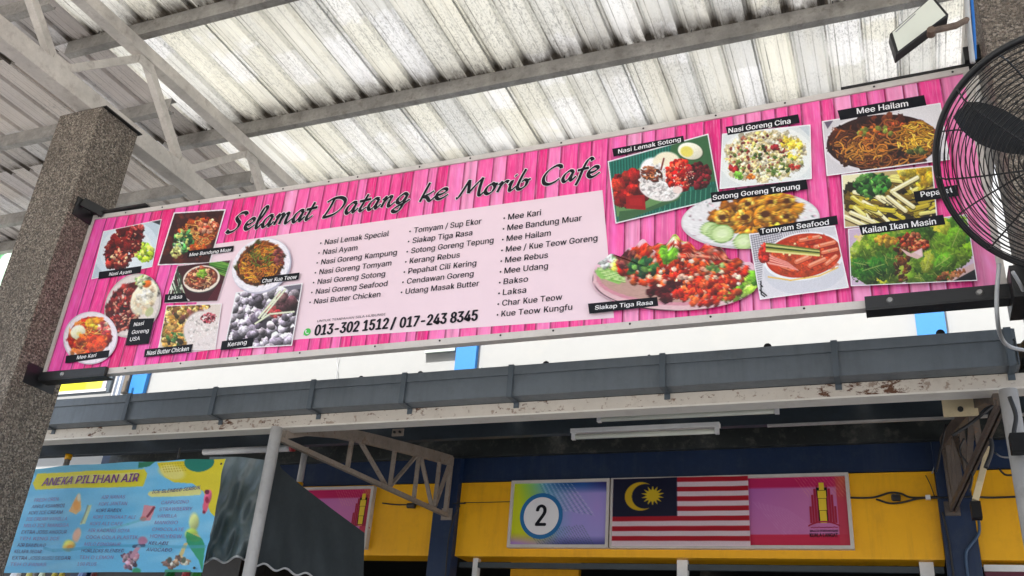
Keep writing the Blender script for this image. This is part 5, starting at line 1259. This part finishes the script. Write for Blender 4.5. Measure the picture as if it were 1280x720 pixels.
text_on('KUALA LANGAT', P930(566, 558), P930(806, 0)[0], 4.8, SY+.0075, M_INK, t, 'sign_lettering', .03)
# flag
t2 = thing('flag', 'red and white striped flag with yellow crescent and star on the long sign', 'flag', (-1.7, SY, z0a))
fa, fb, fz0, fz1 = -1.715, fx0, z0a+.012, z1a-.008
cv = board_canvas((238, 226, 232), 33, 480, 280)
for i in range(14):
    cv.poly([(0, i*20), (480, i*20), (480, (i+1)*20), (0, (i+1)*20)], (190, 14, 44) if i % 2 == 0 else (240, 222, 230))
cv.poly([(0, 0), (234, 0), (234, 160), (0, 160)], (12, 18, 58)); cv.grain(.015)
cv.ell(102, 76, 58, 60, (226, 190, 40), 0, .02); cv.ell(118, 76, 48, 52, (12, 18, 58), 0, .03)
star = []
for i in range(28):
    a = math.pi*i/14; r = 42 if i % 2 == 0 else 22; star.append((146+r*math.sin(a), 74-r*math.cos(a)*1.02))
cv.poly(star, (226, 196, 40))
board_print(cv, fa, fb, fz0, fz1, SY-.012, t2, 'flag_cloth', 200, 130, .0035, M_CPRINT)
# left council board, half hidden by the tarpaulin
x1 = -3.525; x0 = x1-1.45
t = thing('council_sign', 'framed pink council sign half hidden behind the dark tarpaulin at left', 'sign', (x0, SY, z0a)); framed(t, x0, x1, z0a-.01, z1a-.012)
board_print(pink_canvas(34), x1-.64, x1-.02, z0a+.01, z1a-.032, SY+.010, t, nx=100)
ca_ = atY(449, 657, SY); crest(ca_[0], ca_[2], .155, SY+.008, t)
# cables and small things on the yellow wall
WY = DF-.03
cable('cable', 'black cable bundle along the yellow wall right of the council sign', [atY(1056, 622, WY), atY(1090, 622, WY), atY(1112, 616, WY), atY(1126, 617, WY), atY(1140, 622, WY), atY(1172, 621, WY)], .006, M_CABLE)
cable('cable', 'second black cable below the bundle on the yellow wall', [atY(1095, 624, WY-.01), atY(1112, 629, WY-.01), atY(1128, 628, WY-.01), atY(1150, 623, WY-.01), atY(1180, 622, WY-.04)], .006, M_CABLE)
c = Vector(atY(1120, 622, WY-.02)); mb = MB(); mb.tube([c-Vector((.026, 0, 0)), c-Vector((.02, 0, 0)), c+Vector((.02, 0, 0)), c+Vector((.026, 0, 0))], [.012, .022, .022, .012], 10)
tag(mb.build('junction_box', M_CABLE, None), 'round black tape lump where cables join on the right yellow wall', 'junction box')
c = Vector(atY(1160, 622, WY-.03)); tag(MB().box(c.x-.013, c.x+.013, WY-.045, WY-.02, c.z-.012, c.z+.012).build('cable_tie', M_TUBE, None), 'small white tie around the cables on the right yellow wall', 'cable tie')
cable('cable', 'black cable across the yellow wall between left sign and navy pilaster', [atY(478, 629, WY), atY(500, 631, WY), atY(545, 630, WY), atY(582, 629, WY-.05)], .005, M_CABLE)
c = Vector(atY(514, 632, WY-.02)); tag(MB().tube([c-Vector((.03, 0, 0)), c+Vector((.03, 0, 0))], [.018, .022], 8).build('junction_box', M_CABLE, None), 'black junction lump on the yellow wall beside the left sign', 'junction box')
cable('cable', 'thin dark wire from the navy pilaster to the number sign', [atY(580, 628, WY-.04), atY(600, 628, WY), atY(642, 627, WY)], .0025, M_CABLE)
cable('cable', 'thin pale wire hanging at the top of the right yellow panel', [atY(1176, 563, WY), atY(1171, 575, WY), atY(1165, 592, WY)], .003, M_GREYC)
cable('cable', 'short dark wire slanting on the right yellow panel', [atY(1157, 594, WY), atY(1163, 606, WY), atY(1168, 620, WY)], .0025, M_CABLE)
cable('cable', 'black cable across the far right yellow panel', [atY(1180, 622, WY-.06), atY(1216, 621, WY-.06), atY(1240, 622, WY), atY(1272, 621, WY)], .006, M_CABLE)
CY = DF-.075
cable('conduit', 'grey conduit bending down the right navy pilaster', [atY(1220, 632, CY), atY(1224, 655, CY), atY(1223, 668, CY), atY(1213, 682, CY), atY(1208, 690, CY), atY(1208, 705, CY), atY(1212, 735, CY)], .008, painted('blue_grey_conduit', srgb(60, 85, 115)), 'conduit')
cable('cable', 'dark cable down the left side of the right navy pilaster', [atY(1178, 640, CY), atY(1184, 665, CY), atY(1188, 690, CY), atY(1194, 735, CY)], .006, M_CABLE)
cable('cable', 'thin dark cable down the left navy pilaster beside the yellow wall', [atY(575, 632, CY), atY(566, 650, CY), atY(560, 680, CY), atY(556, 730, CY)], .005, M_CABLE)
a = atY(1236, 559, 5.0); b = atY(1219, 626, 5.0)
t = thing('cream_channel', 'cream plastic channel leaning beside the dark bracket truss at right', 'channel', tuple(b)); MB().bar(tuple(a), tuple(b), .045, .03).build('channel_body', M_CREAM, t, bevel=.003); MB().tube([Vector(a)+Vector((0, -.02, -.04)), Vector(a)+Vector((0, -.012, -.04))], .012, 8).build('screw', M_DSCREW, t)
tag(MB().box(b[0]-.025, b[0]+.02, 4.96, 5.03, b[2]-.09, b[2]-.01).build('socket_box', M_BLKPL, None), 'small black box under the cream channel at right', 'socket box')
for i, (pts, lab) in enumerate(((((1246, 490), (1236, 530), (1240, 560), (1232, 585)), 'black cable twisting down in front of the dark bracket truss'),
                   (((1262, 496), (1270, 520), (1268, 545), (1283, 560)), 'black cable curling around the white pole at the right edge'),
                   (((1190, 545), (1215, 528), (1240, 508), (1262, 492)), 'black cable slanting up to the end of the gutter'),
                   (((1182, 530), (1178, 552), (1170, 590)), 'black cable hanging left of the dark bracket truss'),
                   (((1205, 548), (1200, 565), (1215, 590), (1212, 615)), 'thin black wire loop in the dark bracket truss'),
                   (((1248, 585), (1256, 593), (1265, 594)), 'short black wire bow over the far right yellow panel'))):
    Y = [4.2, 3.66, 4.0, 5.0, 4.8, 5.7][i]; cable('cable', lab, [atY(*p, Y) for p in pts], [.009, .008, .007, .006, .005, .006][i], M_CABLE)
cable('cable', 'thin pale wire from the cream channel to the white pole', [atY(1244, 566, 4.6), atY(1252, 571, 4.4), atY(1262, 572, 4.0)], .0035, M_GREYC)
c = atY(1274, 556, 3.64); tag(MB().box(c[0]-.03, c[0]+.05, 3.6, 3.66, c[2]-.035, c[2]+.035).build('socket_box', M_BLKPL, None, bevel=.004), 'black box strapped to the white pole at the right edge', 'socket box')
for (px_, py_) in ((1037, 692), (973, 690), (993, 691)):
    pass
# small bracket plates at the awning beam
c = atY(1200, 510, 4.28); t = thing('beam_plate', 'yellowed plate with a hole at the right end of the awning beam', 'plate', tuple(c)); MB().box(c[0]-.07, c[0]+.07, 4.27, 4.279, c[2]-.04, c[2]+.045).build('plate', M_CREAM, t); MB().tube([(c[0], 4.2695, c[2]-.01), (c[0], 4.26, c[2]-.01)], .012, 10).build('bolt', M_DSCREW, t)
c = atY(498, 541, 4.28); t = thing('beam_plate', 'small rusty plate on the awning beam above the curved bracket truss', 'plate', tuple(c)); MB().box(c[0]-.035, c[0]+.035, 4.27, 4.279, c[2]-.02, c[2]+.02).build('plate', M_BRKT, t)
for dx in (-.017, .017): MB().tube([(c[0]+dx, 4.2695, c[2]), (c[0]+dx, 4.26, c[2])], .007, 8).build('bolt', M_DSCREW, t)
# ------------------------------------------------------------------ blue drinks banner
DY = 3.58
dr = thing('drinks_banner', 'pale blue and yellow cloth drinks menu hanging at the lower left', 'banner', tuple(atY(150, 640, DY)))
DQ = np.array([(32, 587), (283, 573), (252, 715), (-8, 716)], float)
cv = Canvas(-5, 565, 295, 725, 1., (112, 196, 238), 0, 0, 3., 41)
for i in range(70):
    x = cv.rs.uniform(0, 290); y = cv.rs.uniform(575, 715); cv.ell(x, y, cv.rs.uniform(10, 40), cv.rs.uniform(3, 9), [(150, 212, 242), (96, 182, 226), (166, 216, 240)][i % 3], -.15, .9, 0, .35)
cv.poly([(40, 584), (180, 576), (178, 587), (45, 597)], (90, 170, 196), .7)
cv.poly([(47, 592), (180, 586), (184, 592), (178, 608), (44, 612), (41, 604)], (226, 214, 30)); cv.poly([(60, 597), (172, 590), (172, 600), (58, 608)], (236, 226, 150), .8)
cv.poly([(196, 578), (283, 573), (268, 646), (262, 640), (255, 615), (240, 604), (215, 602), (205, 596)], (228, 208, 20)); cv.ell(215, 590, 16, 9, (238, 226, 120), .2, .4)
for i in range(9):
    for j in range(4): cv.ell(203+i*3.2+j, 581+j*3-i*.3, .9, .8, (200, 170, 10))
cv.ell(249, 578, 19, 12, (8, 120, 100)); cv.poly([(172, 577), (194, 576), (186, 583), (172, 585)], (30, 120, 80))
cv.poly([(186, 614), (250, 608), (252, 616), (250, 619), (188, 621), (184, 618)], (236, 230, 140))
def fruit(pts, c1, c2, r):
    for k, (x, y) in enumerate(pts): cv.ell(x, y, r*1.1, r*.9, c1, -.8, .4, .4); cv.ell(x-1, y-1, r*.5, r*.4, c2, -.8, .6)
cv.poly([(99, 618), (102, 620), (101, 638), (95, 643), (86, 639), (91, 630)], (240, 190, 120)); cv.ell(96, 632, 4, 6, (245, 170, 80), .2, .4); cv.ell(100, 622, 2, 5, (230, 226, 200), .2, .5)
cv.poly([(110, 632), (115, 631), (108, 655), (101, 656)], (206, 220, 170)); cv.seg((110, 632), (103, 654), 2, (110, 130, 120), .6)
cv.ell(97, 669, 5, 9, (240, 190, 160), .4, .4); cv.ell(86, 682, 8, 7, (240, 206, 90), 0, .4, .4); cv.ell(88, 684, 4, 3, (230, 160, 50), 0, .4)
cv.poly([(179, 631), (193, 632), (187, 650), (174, 651)], (226, 150, 160)); cv.seg((191, 634), (183, 645), 3, (130, 40, 60)); cv.ell(178, 648, 4, 3, (206, 120, 110), 0, .5)
cv.ell(260, 622, 4.5, 10, (230, 90, 130), .25, .2, .4); cv.ell(259, 615, 3, 3, (120, 20, 50)); cv.ell(257, 632, 3.4, 9, (236, 90, 120), .25, .2); cv.ell(259, 625, 2.2, 4, (170, 20, 60)); cv.ell(254, 640, 2, 2, (140, 20, 50))
cv.ell(241, 652, 6, 11, (214, 224, 140), .1, .4, .3); cv.ell(238, 668, 8, 8, (180, 206, 80), .1, .4, .3); cv.ell(242, 672, 7, 5, (214, 200, 110), .1, .4); cv.poly([(232, 664), (250, 672), (256, 682), (252, 716), (248, 700), (236, 684), (230, 676)], (30, 150, 90), .85)
cv.seg((230, 680), (224, 696), 5, (220, 200, 130)); cv.scatter(26, (220, 703, 14, 6, -.2), [(230, 190, 150), (200, 150, 110), (120, 90, 80), (240, 220, 200)], (1.5, 4)); cv.ell(211, 700, 3, 4, (90, 90, 80), 0, .4); cv.ell(229, 700, 3, 4, (90, 100, 80), 0, .4)
cv.seg((208, 714), (236, 715), 5, (50, 140, 90), .8); cv.ell(178, 676, 6, 5, (190, 130, 160), -.5, .4); cv.seg((168, 683), (180, 682), 4, (60, 20, 50)); cv.scatter(24, (164, 700, 9, 10, 0), [(214, 150, 170), (230, 190, 200), (110, 80, 100)], (1.5, 4)); cv.seg((174, 684), (166, 696), 5, (200, 150, 170)); cv.ell(171, 714, 5, 4, (50, 160, 110), 0, .4)
cv.curve([(54, 685), (66, 688), (90, 687), (140, 682), (200, 683), (256, 683)], 4, (70, 160, 196), .55); cv.curve([(130, 664), (160, 655), (180, 648)], 3, (90, 180, 190), .4); cv.grain(.015)
s_, t_ = np.meshgrid(np.linspace(0, 1, 260), np.linspace(0, 1, 150)); S_ = s_[..., None]; T_ = t_[..., None]
Z = (DQ[0]*(1-S_)+DQ[1]*S_)*(1-T_)+(DQ[3]*(1-S_)+DQ[2]*S_)*T_; Z[..., 1] += (-2.*np.sin(s_*math.pi)*(1-t_)) + .8*np.sin(s_*21)*(1-t_)**2
cv.im = cv.im*.88+np.array([.84, .90, .92])*.12
col_ = cv.sample(Z[..., 0], Z[..., 1]).reshape(-1, 3); P = plane_pts(Z[..., 0].ravel(), Z[..., 1].ravel(), DY)
def wav(P):
    u = (P[:, 0]+4.4)/1.2; v = (P[:, 2]-(.566+h))/.54; a = .006*np.sin(u*7+v*3)+.004*np.sin(u*17-v*9)+.007*np.exp(-((v-.22-.05*u)/.03)**2)+.004*np.sin(u*4+v*22)*np.clip(v, 0, 1)
    P[:, 1] += a; return P
P = wav(P); ink_mesh('printed_cloth', P, grid_faces(260, 150), col_, M_CPRINT, dr)
def dline(s, p0, xe, cap, m, bold=.0, sh=.0, p1=None):
    o = text_on(s, p0, xe, cap, DY-.0025, m, dr, 'banner_lettering', bold, sh, p1=p1, bend=lambda P: wav(P)-np.array([0, .0015, 0]))
dline('ANEKA PILIHAN AIR', (52, 607.3), None, 9.6, M_PURPLE, .035, .12, (171, 601.5))
dline('ICE BLENDED SERBUK', (189, 616.5), None, 4.4, M_DVIOLET, .02, .1, (250, 611.5))
def dlist(items, p0, p1, cap, m):
    for i, (s, xe) in enumerate(items):
        f = i/(len(items)-1); x = p0[0]+(p1[0]-p0[0])*f; y = p0[1]+(p1[1]-p0[1])*f; mm = M_DVIOLET if (i*7+len(s)) % 4 == 0 else m
        dline(s, (x, y), xe, cap, mm, .008, .05)
dlist([('FRESH OREN', 74), ('APPLE ASAMBOI', 81), ('KOPI ICE CREAM', 78), ('ICE CREAM VANILLA', 84), ('MILO ICE MANGGA', 86), ('EXTRA JOSS ANGGUR', 83), ('TEH KING ICE', 73), ('AIR BANDUNG', 54), ('KELAPA SEGAR', 50), ('EXTRA JOSS SUSU SEGAR', 88), ('TEH O PANAS', 57)], (41, 627), (11, 707), 4.2, M_VIOLET)
dlist([('AIR NANAS', 157), ('KOPI JANTAN', 159), ('KOPI RADIX', 152), ('KOPI TONGKAT ALI', 168), ('KOPI ALI CAFE', 153), ('AIR KACANG SOYA', 162), ('COCA COLA PLASTIK', 172), ('MILO DINOSAUR', 150), ('HORLICKS BLENDED', 156), ('TEH O LEMON', 143), ('100 PLUS', 121)], (127, 624), (96, 707), 4.2, M_VIOLET)
dlist([('CAPPUCINO', 236), ('STRAWBERRY', 240), ('VANILLA', 220), ('MANGGO', 221), ('CHOCOLATE', 228), ('HONEYDEW', 225), ('KELADI', 208), ('AVOCADO', 213)], (200, 630), (183, 689), 4.2, M_VIOLET)
for p in ((277, 580), (243, 710)):
    c = atY(*p, DY-.004); MB().tube([(c[0], c[1], c[2]), (c[0], c[1]-.004, c[2])], .006, 10).build('eyelet', M_DSCREW, dr)
c = atY(222, 574, DY); d_ = atY(225, 561, DY+.2); cable('cord', 'thin black cord tying the drinks banner to the awning beam', [c, (c+d_)/2, d_], .006, M_CABLE, 'cord')
# ------------------------------------------------------------------ grey tarpaulins
def cloth(name, label, top, bottom, Yf, m, nx=60, nz=30, amp=.02, hem=True, scal=0):
    """top / bottom: photo polylines resampled; Yf(s,t) depth of the cloth"""
    def res(L, s):
        L = np.array(L, float); d = np.r_[0, np.cumsum(np.hypot(*np.diff(L, axis=0).T))]; d /= d[-1]; return np.stack([np.interp(s, d, L[:, 0]), np.interp(s, d, L[:, 1])], -1)
    s = np.linspace(0, 1, nx); A = res(top, s); B = res(bottom, s); vs = []
    for j in range(nz):
        t_ = j/(nz-1)
        for i in range(nx):
            q = A[i]*(1-t_)+B[i]*t_; Y = Yf(s[i], t_)+amp*(math.sin(s[i]*13+t_*2)*.5+math.sin(s[i]*29+1-t_*5)*.25+math.sin(s[i]*5-t_*7)*.4)*min(1, .2+t_)
            vs.append(atY(q[0], q[1], Y))
    t = thing(name, label, 'tarpaulin', tuple(vs[0])); n = len(vs)
    back = [(v[0], v[1]+.003, v[2]) for v in vs]; g = [tuple(int(k) for k in f) for f in grid_faces(nx, nz)]
    MB().add(list(vs)+back, g+[tuple(n+k for k in reversed(f)) for f in g]).build('sheet', m, t, smooth=True)
    if hem: MB().tube([vs[(nz-1)*nx+i] for i in range(nx)], .0055, 5).build('hem', M_HEM, t)
    return t
sc = []
for i in range(25):
    x = 244+i*(318-244)/24; sc.append((x, 703-(x-244)*.08-3.5*math.cos((x-251)/29.*2*math.pi+2.9)))
cloth('grey_tarpaulin', 'wrinkled grey plastic sheet with a scalloped pale hem between drinks banner and pole', [(262, 571), (300, 571), (346, 577)], sc, lambda s, t: 3.86-.06*t+.03*math.sin((s+t*.55)*19)*(.3+t*.7), M_TARP, 110, 50, .04)
M_TARP2 = painted('dark_grey_canvas', srgb(50, 57, 60), .75, 0, .1, .2, (.04, .045, .05), 3, .15)
sc = []
for i in range(31):
    x = 306+i*(392-306)/30; sc.append((x, 702+(x-306)*.22-3*math.cos((x-318)/26.*2*math.pi+3.1)))
sc += [(410, 735), (435, 745), (453, 748)]
cloth('grey_tarpaulin', 'dark grey canvas side sheet right of the pole, covering the left pink sign', [(338, 560), (352, 586), (378, 608), (416, 637), (455.5, 666)], sc, lambda s, t: 3.80+.75*s, M_TARP2, 90, 30, .014)
# ------------------------------------------------------------------ things hanging under the drinks banner, seen along the bottom edge
items = [(20, 719, 9, (235, 235, 240), 'white'), (36, 721, 5, (215, 205, 120), 'pale yellow'), (52, 721, 5, (220, 230, 200), 'pale green'), (68, 720, 4, (226, 206, 90), 'yellow'), (77, 720, 4, (226, 200, 70), 'gold'), (102, 721, 6, (150, 170, 220), 'light blue'), (117, 721, 5, (120, 50, 40), 'brown'), (212, 719, 8, (30, 110, 40), 'dark green'), (232, 720, 6, (206, 80, 80), 'red'), (246, 716, 7, (60, 140, 50), 'bright green')]
for (x, y, r, c, nm) in items:
    m = painted('sachet_'+nm.replace(' ', '_'), srgb(*c), .35); p = atY(x, y, 3.95); rr2 = r*.0037
    t = thing('snack_packet', nm+' snack packet hanging below the drinks banner at the bottom edge', 'packet', tuple(p))
    n = 8; vs = []
    for (dz, w_, d_) in ((.02, .9, .004), (.0, 1, .012), (-.05, 1.05, .03), (-.1, 1.0, .03), (-.15, .95, .004)):
        for k in range(n): vs.append((p[0]+math.cos(2*math.pi*k/n)*rr2*w_, p[1]+math.sin(2*math.pi*k/n)*d_, p[2]+dz+rr2))
    MB().add(vs, [(i*n+k, i*n+(k+1) % n, (i+1)*n+(k+1) % n, (i+1)*n+k) for i in range(4) for k in range(n)]+[tuple(range(n)), tuple(range(4*n, 5*n))]).build('foil', m, t)
    MB().tube([(p[0], p[1], p[2]+.02+rr2), (p[0], p[1], p[2]+.10+rr2)], .002, 5).build('string', M_GREYC, t)
# ------------------------------------------------------------------ far things at the left edge and through the gap above the gutter
a = atY(-30, 313, 5.6); b = atY(22, 313, 5.6)
cv = board_canvas((206, 226, 206), 51, 100, 160); cv.poly([(20, 0), (60, 10), (30, 60), (10, 50)], (40, 120, 50)); cv.scatter(30, (50, 90, 50, 60, 0), [(150, 206, 150), (180, 220, 180), (220, 236, 220)], (10, 24), 1.6, .1, .6); cv.poly([(0, 0), (100, 0), (100, 10), (0, 14)], (226, 190, 180))
t = thing('side_banner', 'pale green printed banner seen past the left column at the photo edge', 'banner', (a[0], 5.6, a[2]-1)); board_print(cv, a[0], b[0]+.2, a[2]-1.0, a[2], 5.6, t, nx=40, nz=40); MB().box(a[0], b[0]+.2, 5.61, 5.64, a[2]-1.0, a[2]).build('backing_board', M_WHITEFR, t)
p1 = atY(66, 480, 5.66); p2 = atY(140, 475, 5.66)
cv = board_canvas((236, 214, 228), 52, 200, 60); cv.poly([(90, 0), (200, 0), (190, 60), (80, 60)], (230, 226, 20)); cv.poly([(150, 0), (200, 0), (190, 60), (150, 60)], (220, 226, 120), .6)
t = thing('upper_sign', 'framed pink and yellow sign on the upper wall below the left banner corner', 'sign', (p1[0], 5.66, p1[2]))
xa, xb, za, zb = p1[0]-.3, atY(138, 480, 5.66)[0], atY(110, 492, 5.66)[2], atY(110, 455, 5.66)[2]
MB().box(xa, xb, 5.662, 5.69, za, zb).build('backing_board', M_STRAP, t); MB().box(xa, xb-.03, 5.655, 5.6615, za+.012, za+.035).build('frame_strip', M_TUBE, t); board_print(cv, xa, xb-.05, za+.036, zb-.01, 5.66, t, nx=60, nz=20)
for x_ in (144, 150):
    p = atY(x_, 480, 5.7); MB().box(p[0]-.012, p[0]+.012, 5.69, 5.72, p[2]-.25, p[2]+.3).build('side_strip', M_TUBE, t)
p = atY(158, 476, 5.82); tag(MB().box(p[0]-.045, p[0]+.045, 5.80, 5.858, p[2]-.11, p[2]+.5).build('vent_panel', painted('taupe_panel', srgb(120, 112, 102)), None), 'narrow taupe panel left of the blue stripe above the gutter', 'panel')
a = atY(-40, 494, 6.6); b = atY(14, 528, 6.6)
t = thing('side_board', 'white board left of the granite column under a dark bar', 'board', tuple(a)); MB().box(a[0], b[0]+.1, 6.6, 6.63, b[2], a[2]).build('panel', M_WALLW, t); MB().box(a[0], b[0]+.1, 6.58, 6.64, a[2]+.001, a[2]+.05).build('top_bar', M_STRAP, t)
p = atY(421, 452, 5.84); cable('cable', 'thin grey wire on the white wall above the gutter near the middle', [atY(424, 440, 5.84), atY(421, 452, 5.84), atY(422, 462, 5.84), atY(418, 480, 5.84)], .003, M_GREYC)
p = atY(550, 437, 5.84); tag(MB().box(p[0]-.13, p[0]+.13, 5.835, 5.858, p[2]-.02, p[2]+.3).build('notice_plate', painted('pale_green_grey', srgb(196, 206, 198)), None), 'pale grey plate on the white wall left of the middle blue stripe', 'plate')
